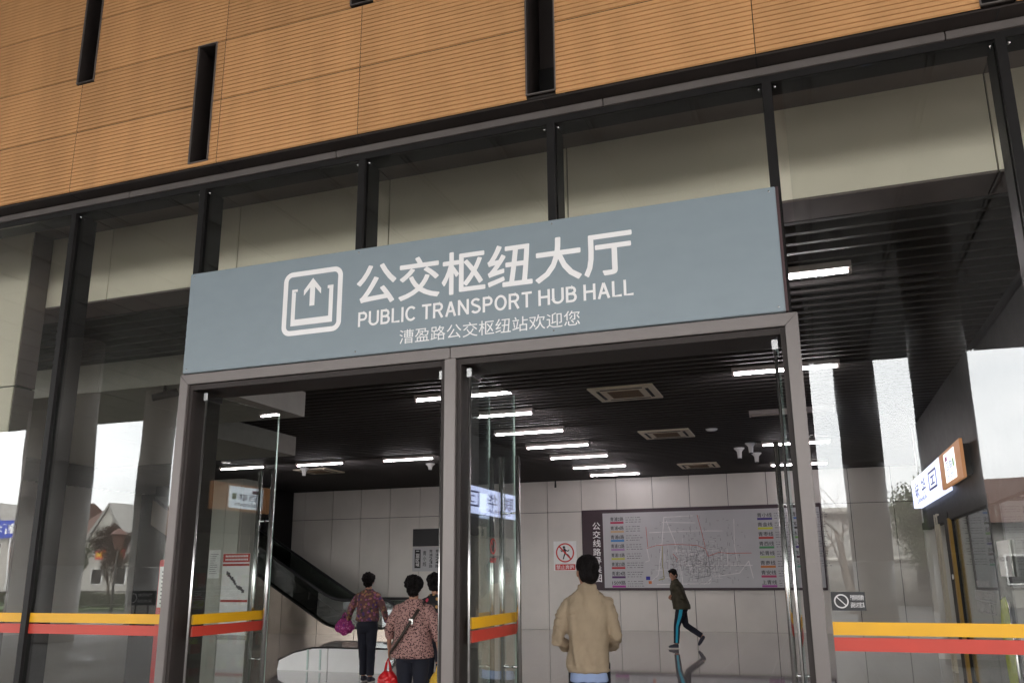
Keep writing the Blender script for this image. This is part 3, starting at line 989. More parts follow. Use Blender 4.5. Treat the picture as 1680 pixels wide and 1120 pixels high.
# the route network
def px2m(px, py):   # a map position given as fractions of the drawn area
    return (-4.62+3.0*px, 1.25+2.05*py)
def road_lines(name, lines, wd, m, dd_=0.0):
    mb = MB()
    for ln in lines:
        pts = [px2m(*q) for q in ln]
        for a, b in zip(pts[:-1], pts[1:]):
            a = Vector(a); b = Vector(b)
            t_ = (b-a)
            if t_.length < 1e-5: continue
            n_ = Vector((-t_.y, t_.x)).normalized()*wd/2
            q = [a+n_, b+n_, b-n_, a-n_]
            mb.add([(v.x, DM-dd_, v.y) for v in q], [(0, 1, 2, 3)])
    return mb.build(name, m, bd)
road_lines('pale_routes', [
    [(0.02, 0.03), (0.12, 0.15), (0.17, 0.58), (0.20, 0.95), (0.48, 0.96)], [(0.18, 0.88), (0.50, 0.86)], [(0.17, 0.58), (0.02, 0.52), (0.04, 0.35), (0.0, 0.33)],
    [(0.22, 0.9), (0.29, 0.62), (0.33, 0.3), (0.35, 0.02)], [(0.10, 0.02), (0.45, 0.03), (0.60, 0.03), (0.62, 0.12), (0.88, 0.17), (0.97, 0.33)],
    [(0.97, 0.33), (1.0, 0.1)], [(0.86, 0.9), (0.85, 0.55), (0.87, 0.28)], [(0.62, 0.28), (1.0, 0.27)], [(0.36, 0.28), (0.60, 0.27)],
    [(0.05, 0.74), (0.5, 0.75), (0.75, 0.74)], [(0.55, 0.02), (0.62, 0.10)], [(0.73, 0.48), (0.72, 0.3)], [(0.78, 0.5), (0.78, 0.28)]], 0.022, M['pale_line'])
road_lines('red_routes', [[(0.02, 0.52), (0.12, 0.56), (0.30, 0.57), (0.50, 0.55), (0.58, 0.5), (0.60, 0.40)], [(0.60, 0.40), (0.70, 0.45), (0.80, 0.435), (1.0, 0.435)],
                          [(0.52, 0.97), (0.55, 0.75), (0.58, 0.52)], [(0.02, 0.82), (0.03, 0.54)], [(0.27, 0.44), (0.31, 0.37), (0.30, 0.33)]], 0.014, M['poster_red'], 0.0004)
road_lines('olive_route', [[(0.17, 0.55), (0.165, 0.3), (0.175, 0.1), (0.12, 0.08)]], 0.022, mat('olive_line', (.28, .25, .08), .6), 0.0004)
road_lines('dark_route', [[(0.60, 0.40), (0.61, 0.30), (0.61, 0.14), (0.48, 0.10)]], 0.014, M['grey_print'], 0.0006)
mb = MB()
for k in range(620):
    if rnd.random() < 0.75: px_, py_ = rnd.gauss(0.48, 0.16), rnd.gauss(0.30, 0.13)
    else: px_, py_ = rnd.uniform(0.05, 0.95), rnd.uniform(0.05, 0.92)
    if not (0.02 < px_ < 1 and 0.02 < py_ < 0.95): continue
    x, z = px2m(px_, py_)
    if rnd.random() < 0.5: a, b = rnd.uniform(0.02, 0.09), 0.008
    else: a, b = 0.008, rnd.uniform(0.03, 0.12)
    mb.box(x, x+a, DM-0.0002, DM+0.0002, z, z+b)
mb.build('stop_names_print', M['grey_print'], bd)['kind'] = 'stuff'
mb = MB()
for k in range(160):
    x, z = px2m(min(max(rnd.gauss(0.5, 0.15), .1), .95), min(max(rnd.gauss(0.28, 0.12), .05), .6))
    if rnd.random() < 0.5: a, b = rnd.uniform(0.05, 0.25), 0.010
    else: a, b = 0.010, rnd.uniform(0.05, 0.3)
    mb.box(x, x+a, DM-0.0001, DM+0.0003, z, z+b)
mb.build('street_grid_print', M['pale_line'], bd)['kind'] = 'stuff'
MB().box(-4.62, -4.50, DM-0.001, DM, 1.42, 1.52).build('interchange_mark', M['sign_text_blue'], bd)
MB().box(-4.55, -4.46, DM-0.001, DM, 1.31, 1.39).build('interchange_mark', mat('orange_mark', (.6, .15, .03), .5), bd)

# no running sign
t = empty('no_running_sign', (-7.06, YW, 1.70))
tag(t, 'square white sign with red circle and running figure on the back wall', 'sign')
MB().box(-7.42, -6.70, YW-0.03, YW-0.004, 1.70, 2.57).build('board', M['white_paint'], t, bevel=0.003)
MB().box(-7.37, -6.75, YW-0.0325, YW-0.0305, 1.72, 1.89).build('red_strip', M['red_sign'], t)
mb = MB(); put_text(mb, '禁止奔跑', -7.34, -6.78, 1.74, 1.87, YW-0.0335, 0.008); mb.build('lettering', M['white'], t)
cx_, cz, q, n, dd = -7.06, 2.23, 0.285, 36, YW-0.0335
mb = MB()
vs = [(cx_+a*math.cos(2*PI*k/n), dd, cz+a*math.sin(2*PI*k/n)) for a in (q, q*0.86) for k in range(n)]
mb.add(vs, [(k, (k+1) % n, n+(k+1) % n, n+k) for k in range(n)])
c = q*0.64
mb.add([(cx_-c-.02, dd, cz+c), (cx_-c+.02, dd, cz+c+.02), (cx_+c+.02, dd, cz-c), (cx_+c-.02, dd, cz-c-.02)], [(0, 1, 2, 3)])
mb.build('prohibition_ring', M['red_sign'], t)
mb = MB()
def bar2(x0, z0, x1, z1, wd):
    a, b = Vector((x0, z0)), Vector((x1, z1))
    n_ = Vector((-(b-a).y, (b-a).x)).normalized()*wd/2
    mb.add([(v.x, dd+0.0008, v.y) for v in (a+n_, b+n_, b-n_, a-n_)], [(0, 1, 2, 3)])
mb.add([(cx_-0.03+0.04*math.cos(2*PI*k/14), dd+0.0008, cz+0.16+0.04*math.sin(2*PI*k/14)) for k in range(14)], [tuple(range(14))])
bar2(cx_-.02, cz+.12, cx_+.01, cz-.03, .07); bar2(cx_+.0, cz-.03, cx_+.09, cz-.06, .04); bar2(cx_+.09, cz-.06, cx_+.15, cz-.14, .035)
bar2(cx_+.0, cz-.02, cx_-.03, cz-.10, .04); bar2(cx_-.03, cz-.10, cx_-.06, cz-.19, .035); bar2(cx_-.02, cz+.10, cx_-.10, cz+.03, .03)
bar2(cx_-.10, cz+.03, cx_-.13, cz+.08, .025); bar2(cx_+.0, cz+.09, cx_+.09, cz+.04, .03); bar2(cx_+.09, cz+.04, cx_+.13, cz+.09, .025)
mb.build('running_figure', M['black'], t)

# district board near the centre post
t = empty('district_sign', (-11.55, YW, 1.72))
tag(t, 'grey route number sign under a dark panel left of the centre post', 'sign')
MB().box(-12.15, -11.00, YW-0.05, YW-0.004, 2.50, 3.05).build('dark_panel', M['black'], t, bevel=0.004)
MB().box(-12.15, -11.00, YW-0.05, YW-0.004, 1.72, 2.48).build('board', M['map_face'], t, bevel=0.004)
MB().box(-12.07, -11.86, YW-0.053, YW-0.0505, 1.82, 2.40).build('black_block', M['black'], t)
mb = MB(); put_text(mb, '二层区域', -12.03, -11.90, 1.86, 2.37, YW-0.054, 0.01, vertical=True); mb.build('block_lettering', M['white'], t)
mb = MB(); put_text(mb, '青小线', -11.78, -11.66, 1.86, 2.37, YW-0.0515, 0.01, vertical=True)
put_text(mb, '青浦23路', -11.56, -11.44, 1.82, 2.40, YW-0.0515, 0.01, vertical=True)
put_text(mb, '青浦24路', -11.34, -11.22, 1.82, 2.40, YW-0.0515, 0.01, vertical=True)
mb.build('route_lettering', M['black'], t)

# ---------------------------------------------------------------- escalator
es = empty('escalator', (-12.4, 17.1, 0))
tag(es, 'steel and glass escalator rising to the left along the back wall', 'escalator')
def escpath(off, x_flat=-12.9, x_end=-11.3, x_up=-19.6):
    """x,z of a line parallel to the step nosing, off metres above it"""
    p = [(x_end, off), (x_flat+0.3, off)]
    for k in range(1, 7):
        a = R(30*k/6)
        p.append((x_flat+0.3-1.4*math.sin(a), off+1.4*(1-math.cos(a))))
    x, z = p[-1]
    L_ = (x-x_up)/math.cos(R(30))
    p.append((x_up, z+L_*math.sin(R(30))))
    return p
for yb, lab in ((16.25, 'near'), (17.75, 'far')):
    top = escpath(0.93)
    low = escpath(0.16)
    # newel: rounded end of the handrail
    ex, ez = top[0]
    newel = [(ex+0.37*math.sin(R(a)), ez-0.37+0.37*math.cos(R(a))) for a in range(20, 181, 20)]
    rail = [(x, yb, z) for x, z in reversed(top)]+[(x, yb, z) for x, z in newel]
    MB().tube(rail, 0.042, 12).build('handrail', M['black'], es)
    gp = [(x, z-0.045) for x, z in top][::-1]+[(ex+0.32*math.sin(R(a)), ez-0.37+0.32*math.cos(R(a))) for a in range(20, 171, 20)]
    mb = MB()
    gp2 = gp+[(x, z+0.0) for x, z in low]
    mb.poly(gp2, 'y', yb-0.006, yb+0.006)
    mb.build('balustrade_glass', M['dark_glass'], es)
    # deck and outer steel skirt
    sk = [(x, z) for x, z in low][::-1]+[(ex+0.30, 0.16), (ex+0.30, 0.0), (-13.2, 0.0), (-19.6, 3.2)]
    sk = [(low[-1][0], low[-1][1])]+[(x, z) for x, z in low[::-1][1:]]+[(ex+0.30, 0.16), (ex+0.30, 0.002), (-17.2, 0.002), (-17.2, 1.9), (-19.6, 3.2)]
    o = MB().poly(sk, 'y', yb-0.10, yb+0.10).build('skirt', M['esc_steel'], es)
    for xj in (-12.2, -13.4, -14.6, -15.8, -16.9): MB().box(xj, xj+0.012, yb-0.104, yb-0.1005, 0.01, max(0.15, 0.16+(-12.9-xj)*0.55)).build('skirt_joint', M['joint'], es)
    cap = MB().tube([(x, yb-0.10, z+0.012) for x, z in low], 0.02, 8)
    cap.build('deck_trim', M['black_metal'], es)
mb = MB()
st = escpath(0.0, x_up=-19.4)
x = -13.1
def stepz(x):
    for (xa, za), (xb, zb_) in zip(st[:-1], st[1:]):
        if xb <= x <= xa: return za+(zb_-za)*(xa-x)/(xa-xb)
    return st[-1][1]
while x > -19.2:
    z = stepz(x-0.2)+0.01
    mb.box(x-0.40, x, 16.38, 17.62, z-0.03, z)
    mb.box(x-0.01, x, 16.38, 17.62, z-0.22, z-0.03)
    x -= 0.40
mb.build('steps', M['brown_metal'], es)
MB().box(-13.1, -10.9, 16.38, 17.62, 0.001, 0.012).build('landing_plate', M['silver'], es)
MB().poly([(-13.6, -0.0), (-12.9, -0.0), (-19.6, 3.2), (-19.6, 2.5)], 'y', 16.36, 17.64).build('truss', M['black_metal'], es)
# dark stair well wall above the escalator
MB().box(-21.9, -16.75, 18.1, 19.68, 0.0, 4.39).build('stairwell_partition', M['black_metal'], hub)

# low white panels standing in for an unidentified white patch at the escalator foot
t = empty('low_white_panels', (-8.0, 8.0, 0))
tag(t, 'low white stand-in panels on the floor in front of the escalator', 'screen')
pts = [(-9.05, 0.0), (-9.02, 0.16), (-8.72, 0.29), (-8.35, 0.37), (-8.05, 0.38), (-8.05, 0.0)]
MB().poly(pts, 'y', 8.0, 8.03).build('end_panel', M['white_gloss'], t)
MB().box(-8.03, -7.42, 8.0, 8.03, 0.0, 0.38).build('panel', M['white_gloss'], t)
MB().box(-7.40, -6.85, 8.0, 8.03, 0.0, 0.38).build('panel', M['white_gloss'], t)
MB().tube([(-9.05, 8.015, 0.16), (-8.72, 8.015, 0.30), (-8.35, 8.015, 0.385), (-6.84, 8.015, 0.39)], 0.018, 8).build('top_rail', M['black_metal'], t)
for xx in (-8.45, -8.2): MB().box(xx, xx+0.03, 7.985, 7.999, 0.02, 0.36).build('rib', M['glass_edge'], t)

# ---------------------------------------------------------------- left: notice, banner stand, red cabinet
tag(MB().box(-16.57, -16.17, 15.285, 15.298, 1.55, 2.35).build('paper_notice', M['white_paint']), 'white paper notice taped to the pale pillar', 'notice')
nt_ = MB()
zz = 2.22
while zz > 1.65:
    nt_.box(-16.52, -16.52+rnd.uniform(.15, .30), 15.2835, 15.2845, zz, zz+0.012)
    zz -= 0.06
bpy.data.objects['paper_notice']
nb = nt_.build('print', M['grey_print'], bpy.data.objects['paper_notice'])
t = empty('roll_up_banner', (-14.9, 14.5, 0))
tag(t, 'tall pale banner stand with red heading beside the pillar', 'banner stand')
MB().box(-15.45, -14.55, 14.49, 14.50, 0.06, 2.22).build('sheet', M['white_paint'], t)
MB().box(-15.45, -14.55, 14.46, 14.54, 0.0, 0.06).build('foot', M['silver'], t)
MB().box(-15.44, -14.56, 14.486, 14.489, 1.98, 2.21).build('heading', M['poster_red'], t)
MB().box(-15.44, -14.56, 14.486, 14.489, 1.88, 1.94).build('red_rule', M['poster_red'], t)
MB().box(-15.44, -14.56, 14.486, 14.489, 0.92, 0.98).build('red_rule', M['poster_red'], t)
mb = MB()
for zz in (2.12, 2.03):
    xx = -15.36
    while xx < -14.65:
        mb.box(xx, xx+0.035, 14.4845, 14.4858, zz, zz+0.045)
        xx += 0.05
mb.build('heading_print', M['white'], t)
mb = MB()
px_, pz = -15.3, 1.7
for k in range(16):
    mb.box(px_, px_+0.05, 14.4865, 14.4888, pz-0.06, pz+rnd.uniform(0.0, 0.06))
    mb.box(px_, px_+0.06, 14.4865, 14.4888, pz, pz+0.008)
    px_ += 0.038
    pz -= rnd.uniform(0.0, 0.06)
mb.build('route_diagram', M['grey_print'], t)
t = empty('red_display_cabinet', (-7.05, 3.1, 0))
tag(t, 'red and white display cabinet behind the left portal jamb', 'cabinet')
MB().box(-7.40, -6.80, 3.05, 3.12, 0.0, 1.80).build('body', M['red_sign'], t, bevel=0.01)
MB().box(-7.37, -6.83, 3.035, 3.049, 1.25, 1.72).build('display', M['white_paint'], t)
MB().box(-7.30, -6.90, 3.03, 3.049, 0.3, 1.0).build('lower_panel', M['poster_red'], t)
mb = MB()
for k in range(9): mb.box(-7.33, -7.33+rnd.uniform(.2, .42), 3.031, 3.034, 1.29+k*0.045, 1.305+k*0.045)
mb.build('print', M['grey_print'], t)

# ---------------------------------------------------------------- right: shop along the side wall
sh = empty('supermarket_front', (2.6, 10, 0))
tag(sh, 'shop front with black frame and yellow trim along the right side wall', 'shop front')
X0 = XW
for y in (9.5, 6.2, 3.0, 0.8):
    MB().box(X0-0.06, X0+0.08, y, y+0.42 if y == 9.5 else y+0.10, 0, 2.50).build('post', M['black_metal'], sh)
MB().box(X0-0.05, X0+0.08, 0.5, 12.9, 2.38, 2.51).build('lintel', M['black_metal'], sh)
MB().box(X0-0.075, X0-0.03, 9.36, 9.48, 0, 2.40).build('yellow_trim', mat('ochre_trim', (.42, .24, .03), .5), sh)
MB().box(X0-0.065, X0-0.02, 10.95, 11.05, 0, 2.55).build('white_jamb', M['cream'], sh)
MB().box(X0-0.065, X0-0.02, 10.7, 10.78, 0, 2.55).build('white_jamb', M['cream'], sh)
for a, b in ((6.32, 9.3), (3.12, 6.18), (0.92, 2.98)):
    MB().box(X0, X0+0.01, a, b, 0.05, 2.36).build('shop_glass', M['door_glass'], sh)
MB().tube([(X0-0.075, 9.66, 1.52), (X0-0.055, 9.66, 1.52)], 0.04, 14).build('door_knob', M['white_paint'], sh)
# goods shelves inside the shop
for i, y in enumerate((2.2, 4.4, 6.6, 8.8, 11.0)):
    q = empty('shop_shelf', (4.2, y, 0))
    tag(q, ['nearest', 'second', 'third', 'fourth', 'farthest'][i]+' grey shelf of goods inside the shop on the right', 'shelf', 'shelves inside the shop')
    MB().box(3.3, 5.3, y, y+0.05, 0, 2.1).build('back_panel', M['shelf'], q)
    for k in range(5): MB().box(3.3, 5.3, y-0.35, y-0.001, 0.1+k*0.42, 0.13+k*0.42).build('shelf_board', M['shelf'], q)
    for k in range(5):
        gx = 3.34
        while gx < 5.1:
            ww = rnd.uniform(0.1, 0.22)
            c = rnd.choice(['poster_red', 'yellowbag', 'white_paint', 'lime', 'sign_text_blue', 'shelf'])
            if i in (0, 3) or k % 2 == 0:
                pass
            gx += ww
    for k in range(4):
        for c in ('poster_red', 'cream', 'lime', 'white_paint'):
            mb = MB()
            gx = 3.36+rnd.uniform(0, .2)
            while gx < 5.1:
                mb.box(gx, gx+0.12, y-0.30, y-0.1, 0.131+k*0.42, 0.131+k*0.42+rnd.uniform(.15, .30))
                gx += rnd.uniform(0.5, 0.7)
            gd = mb.build('goods', M[c], q)
            gd['kind'] = 'stuff'
MB().box(5.42, 5.5, 0.3, 19.6, 0, 4.39).build('shop_back_wall', M['shelf'], hub)
tag(MB().box(X0-0.030, X0-0.012, 5.55, 6.40, 1.54, 1.94).build('white_poster', M['white_paint']), 'white poster on the shop glass at the far right', 'poster')
mb = MB(); put_text(mb, 'Welcome', -6.25, -5.7, 1.71, 1.78, X0-0.0315, 0.01, face='-x')
mb.build('lettering', M['grey_print'], bpy.data.objects['white_poster'])
t = empty('opening_notice', (X0-0.02, 7.6, 1.0))
tag(t, 'white outlined notice with small pictograms on the shop glass', 'notice')
mb = MB()
for a, b, c, d in ((6.9, 8.2, 1.22, 1.235), (6.9, 8.2, 1.34, 1.355), (6.9, 6.93, 1.22, 1.355), (8.17, 8.2, 1.22, 1.355)): mb.box(X0-0.016, X0-0.013, a, b, c, d)
mb.build('border', M['pale_line'], t)
mb = MB()
for y in (6.95, 7.38, 7.80):
    for a, b, c, d in ((0, .34, 0, .01), (0, .34, .12, .13), (0, .02, 0, .13), (.32, .34, 0, .13)): mb.box(X0-0.016, X0-0.013, y+a, y+b, 1.07+c, 1.07+d)
    mb.add([(X0-0.0145, y+.02, 1.08), (X0-0.0145, y+.05, 1.08), (X0-0.0145, y+.32, 1.19), (X0-0.0145, y+.29, 1.19)], [(0, 1, 2, 3)])
mb.build('pictograms', M['pale_line'], t)
mb = MB(); put_text(mb, '营业时间', -8.0, -7.1, 1.40, 1.48, X0-0.0145, 0.0, face='-x')
put_text(mb, '7:30—21:30', -8.1, -7.0, 1.255, 1.325, X0-0.0145, 0.01, face='-x')
mb.build('lettering', M['pale_line'], t)
t = empty('feather_banner', (X0-0.25, 5.05, 0))
tag(t, 'lime green feather shaped banner standing before the shop glass', 'banner')
fp = [(4.75, 0.35), (4.78, 0.8), (4.80, 1.2), (4.92, 1.34), (5.12, 1.30), (5.26, 1.05), (5.26, 0.65), (5.18, 0.3), (5.0, 0.20)]
MB().poly(fp, 'x', X0-0.26, X0-0.245).build('sail', M['lime'], t)
MB().tube([(X0-0.25, 4.74, 0.02), (X0-0.25, 4.74, 1.3)], 0.015, 8).build('pole', M['silver'], t)
MB().box(X0-0.4, X0-0.1, 4.6, 4.9, 0.0, 0.03).build('base', M['black_metal'], t)

# lit supermarket sign
t = empty('shop_sign', (X0-0.1, 10.0, 2.8))
tag(t, 'long lit shop sign, white and orange, high on the right side wall', 'sign')
MB().box(X0-0.14, X0-0.002, 9.04, 13.0, 2.80, 3.31).build('white_lightbox', M['sign_blue_lit'], t)
MB().box(X0-0.14, X0-0.10, 7.08, 9.035, 2.80, 3.31).build('orange_lightbox', M['sign_orange_lit'], t)
MB().box(X0-0.146, X0-0.141, 7.56, 8.52, 2.855, 3.265).build('white_square', M['sign_square_lit'], t)
DX = X0-0.1475
mb = MB(); put_text(mb, '联', -12.5, -11.9, 2.94, 3.23, DX+.005, 0.012, face='-x'); put_text(mb, '华', -11.5, -10.9, 2.94, 3.23, DX+.005, 0.012, face='-x')
put_text(mb, 'LIANHUA', -12.3, -10.9, 2.84, 2.915, DX+.005, 0.02, face='-x')
mb.build('lettering', M['sign_text_blue'], t)
mb = MB()
for a, b, c, d in ((9.5, 10.46, 2.91, 2.945), (9.5, 10.46, 3.18, 3.215), (9.5, 9.565, 2.945, 3.18), (10.395, 10.46, 2.945, 3.18), (9.74, 10.22, 2.985, 3.01), (9.74, 10.22, 3.10, 3.125), (9.94, 10.02, 3.01, 3.10)): mb.box(DX+.003, DX+.006, a, b, c, d)
mb.build('emblem', M['sign_text_blue'], t)
mb = MB(); put_text(mb, '百联', -8.36, -7.8, 3.005, 3.135, DX, 0.01, face='-x'); put_text(mb, 'blcom', -8.36, -7.72, 2.90, 2.98, DX, 0.01, face='-x')
mb.build('small_lettering', M['sign_text_blue'], t)
MB().box(DX-.001, DX, 8.2, 8.4, 3.15, 3.215).build('pink_mark', mat('magenta_mark', (.5, .02, .3), .5), t)
MB().box(DX-.001, DX, 7.64, 7.76, 3.02, 3.13).build('green_mark', mat('green_mark', (.2, .45, .05), .5), t)
MB().box(X0-0.0995, X0-0.002, 7.25, 9.0, 2.85, 3.26).build('sign_bracket', M['black_metal'], bpy.data.objects['shop_sign'])
# bullet camera at the left corner of the hall
t = empty('security_camera', (-6.9, 2.6, 3.9))
tag(t, 'small bullet camera under the dropped ceiling at the left', 'security camera')
MB().tube([(-7.6, 3.1, 3.97), (-7.6, 3.1, 3.88)], 0.02, 8).build('arm', M['brown_metal'], t)
MB().tube([(-7.7, 3.0, 3.80), (-7.5, 3.22, 3.90)], [0.045, 0.05], 12).build('body', M['brown_metal'], t)

# ---------------------------------------------------------------- the street outside, mirrored in the glass
def tree(name, x, y, h, cr, label, leafy=True, m='leaf', n=9000, seed=1, z0=-0.15, group='trees across the road'):
    rg = random.Random(seed)
    t = empty(name, (x, y, z0))
    tag(t, label, 'tree', group)
    mb = MB()
    tips = []
    def limb(p, d, l, r_, dep):
        pts = [p]
        rad = [r_]
        q = p
        dd_ = d.copy()
        for k in range(4):
            dd_ = (dd_+Vector((rg.uniform(-.18, .18), rg.uniform(-.18, .18), rg.uniform(-.05, .12)))).normalized()
            q = q+dd_*l/4
            pts.append(q)
            rad.append(r_*(1-0.16*(k+1)))
        mb.tube(pts, rad, 6 if dep else 9)
        tips.append(q)
        if dep < (3 if leafy else 6):
            for k in range(3 if dep < 4 else 2):
                a = rg.uniform(0, 2*PI)
                e = rg.uniform(0.35, 0.8)
                nd = (dd_*math.cos(e)+(dd_.orthogonal().normalized() @ Matrix.Rotation(a, 3, dd_))*math.sin(e)).normalized()
                nd.z = abs(nd.z)*0.8+0.15
                st_ = pts[rg.choice((2, 3, 4))]
                limb(st_, nd.normalized(), l*rg.uniform(0.55, 0.75), rad[-1]*0.75, dep+1)
    limb(Vector((x, y, z0)), Vector((0, 0, 1)), h*0.42, h*0.028, 0)
    mb.build('trunk', M['bark'], t)
    if leafy:
        lf = MB()
        cz_ = z0+h*0.64
        cl = [(Vector((x+rg.uniform(-.7, .7)*cr, y+rg.uniform(-.7, .7)*cr, cz_+rg.uniform(-.28, .30)*h)), rg.uniform(0.22, 0.5)*cr) for _ in range(22)]
        for k in range(n):
            c, r_ = rg.choice(cl)
            v = Vector((rg.gauss(0, 1), rg.gauss(0, 1), rg.gauss(0, 1))).normalized()*r_*rg.uniform(0.3, 1.3)
            p = c+v
            a = Vector((rg.uniform(-1, 1), rg.uniform(-1, 1), rg.uniform(-1, 1))).normalized()*rg.uniform(.05, .11)
            b = a.orthogonal().normalized()*rg.uniform(.035, .07)
            lf.add([p-a, p+b, p+a, p-b], [(0, 1, 2, 3)])
        lf.build('crown', M[m], t)
    return t
tree('bare_tree', 1.5, -35.0, 8.6, 1.4, 'leafless tree mirrored in the pane right of the doors', leafy=False, seed=4)
tree('bare_tree', 2.6, -37.0, 7.6, 1.3, 'leafless tree mirrored just left of the dark column on the right', leafy=False, seed=12)
tree('bare_tree', -42.6, -40.0, 8.2, 1.4, 'leafless twiggy tree mirrored over the gabled roof at the left', leafy=False, seed=15)
tree('bare_tree', 0.2, -38.0, 7.2, 1.2, 'smaller leafless tree mirrored beside the right portal jamb', leafy=False, seed=9)
tree('broadleaf_tree', 5.1, -38.5, 6.6, 1.5, 'leafy tree mirrored between the two columns on the right', seed=5, n=8000)
tree('broadleaf_tree', -44.0, -36.0, 5.4, 0.9, 'green leafy tree mirrored beside the column on the left', seed=6, n=8000)
tree('broadleaf_tree', -48.5, -44.0, 5.4, 1.5, 'reddish leafy tree mirrored in the far left pane', m='leaf_red', seed=7, n=8000)
tree('broadleaf_tree', -62.0, -50.5, 6.2, 1.6, 'bushy tree mirrored in front of the gabled house', seed=8, n=8000)

def house(x0, x1, y0, y1, zw, zr, label, gable=True, wallm='stucco'):
    t = empty('house', ((x0+x1)/2, y1, -0.15))
    tag(t, label, 'house', 'houses across the road')
    MB().box(x0, x1, y0, y1, -0.15, zw).build('wall', M[wallm], t)
    ym = (y0+y1)/2
    o = MB()
    e = 0.5
    o.poly([(y0-e, zw-0.1), (y1+e, zw-0.1), (ym, zr)], 'x', x0-e, x1+e)
    rf = o.build('roof', M['roof_tile'], t)
    xm = (x0+x1)/2
    if gable:
        o = MB().poly([(xm-2.0, zw-0.2), (xm+2.0, zw-0.2), (xm, zr-0.4)], 'y', ym, y1+0.7)
        o.build('gable', M[wallm], t)
        o = MB().poly([(xm-2.5, zw-0.3), (xm, zr-0.15), (xm+2.5, zw-0.3), (xm+2.2, zw-0.45), (xm, zr-0.5), (xm-2.2, zw-0.45)], 'y', ym, y1+0.9)
        o.build('gable_roof', M['stone'], t)
    n = max(2, int((x1-x0)/2.4))
    for zf in ([0.9, 3.6] if zw > 5 else [0.9]):
        for k in range(n):
            a = x0+(x1-x0)*(k+0.25)/n
            b = x0+(x1-x0)*(k+0.75)/n
            wd = MB().box(a, b, y1+0.001, y1+0.06, zf, zf+1.5).build('window', M['white_paint'], t)
            MB().box(a+0.08, b-0.08, y1+0.061, y1+0.07, zf+0.08, zf+1.42).build('pane', M['black_metal'], wd)
    return t
house(-66, -55, -66, -56, 5.2, 8.4, 'gabled house with brown tiled roof mirrored in the left pane')
house(-86, -73, -70, -60, 6.2, 9.4, 'pale house with white gable edge mirrored in the leftmost pane')
house(-52, -40, -74, -64, 5.0, 8.0, 'long low tiled house mirrored behind the left column', gable=False)
house(8, 22, -52, -42, 4.0, 6.6, 'tan market building mirrored at the far right', gable=False, wallm='stone')

# curved stone building
t = empty('curved_building', (2.5, -46, -0.15))
tag(t, 'low pale building with a curved parapet mirrored right of the doors', 'building')
cxx, cyy, RR = 3.0, -60.0, 15.0
prof = []
for k in range(33):
    a = R(20+140*k/32)
    prof.append((cxx+RR*math.cos(a), cyy+RR*math.sin(a)))
def wallring(r0_, r1_, z0, z1, m, name, par):
    mb = MB()
    A = [(cxx+(RR+r1_)*math.cos(R(20+140*k/40)), cyy+(RR+r1_)*math.sin(R(20+140*k/40))) for k in range(41)]
    B = [(cxx+(RR+r0_)*math.cos(R(20+140*k/40)), cyy+(RR+r0_)*math.sin(R(20+140*k/40))) for k in range(41)]
    vs = []
    for (a, b) in zip(A, B): vs += [(a[0], a[1], z0), (a[0], a[1], z1), (b[0], b[1], z1), (b[0], b[1], z0)]
    fs = []
    for k in range(40):
        for j in range(4): fs.append((k*4+j, k*4+(j+1) % 4, (k+1)*4+(j+1) % 4, (k+1)*4+j))
    return mb.add(vs, fs, True).build(name, m, par)
wallring(-1.0, 0.0, -0.15, 4.7, M['stone'], 'wall', t)
wallring(-0.5, 0.35, 4.7, 5.05, M['stucco'], 'parapet', t)
wallring(0.02, 0.12, 2.2, 2.4, M['stucco'], 'string_course', t)
for k in range(5, 36, 4):
    a = R(20+140*k/40)
    c, s_ = math.cos(a), math.sin(a)
    mb = MB().box(-0.55, 0.55, -0.02, 0.03, 0.6, 2.0)
    mb.xf(Matrix.Translation((cxx+(RR+0.03)*c, cyy+(RR+0.03)*s_, 0)) @ Matrix.Rotation(a-PI/2, 4, 'Z'))
    mb.build('window', M['black_metal'], t)

# shop signs, lamp, board, car, railing
def board(name, x0, x1, y, z0, z1, face, txt, tm, label, cat='sign'):
    t = empty(name, ((x0+x1)/2, y, z0))
    tag(t, label, cat)
    MB().box(x0, x1, y-0.15, y, z0, z1).build('board', M[face], t)
    mb = MB()
    h = z1-z0
    if txt: put_text(mb, txt, -x1+0.08*h, -x0-0.08*h, z0+0.22*h, z1-0.18*h, y+0.012, 0.03, face='+y')
    if txt: mb.build('lettering', M[tm], t)
    return t
board('shop_signboard', -61.2, -57.9, -54.9, 3.15, 3.95, 'shop_red', '洗衣干洗', 'yellow_text', 'red shop sign with yellow characters mirrored under the gabled roof')
board('blue_signboard', -68.9, -65.2, -50.0, 5.0, 6.6, 'blue_board', '新华', 'white', 'blue billboard mirrored in the leftmost pane')
MB().box(-68.4, -68.2, -50.1, -49.95, -0.15, 5.0).build('post', M['silver'], bpy.data.objects['blue_signboard'])
MB().box(-65.8, -65.6, -50.1, -49.95, -0.15, 5.0).build('post', M['silver'], bpy.data.objects['blue_signboard'])
t = empty('street_lamp', (-34.4, -30, 0))
tag(t, 'street lamp with brown lantern mirrored before the gabled house', 'street lamp')
MB().tube([(-34.4, -30, -0.15), (-34.4, -30, 0.6), (-34.4, -30, 2.9)], [0.10, 0.06, 0.05], 10).build('pole', M['black_metal'], t)
MB().rings([[(-34.4+r_*math.cos(2*PI*k/12), -30+r_*math.sin(2*PI*k/12), z) for k in range(12)] for r_, z in ((.08, 2.9), (.20, 3.0), (.36, 3.75), (.44, 3.78), (.30, 3.95), (.06, 4.1))], smooth=False).build('lantern', mat('brown_lantern', (.13, .06, .045), .6), t)
t = empty('floor_sign', (-17.8, -14, 0))
tag(t, 'black prohibition board on thin legs mirrored beside the left jamb', 'floor sign')
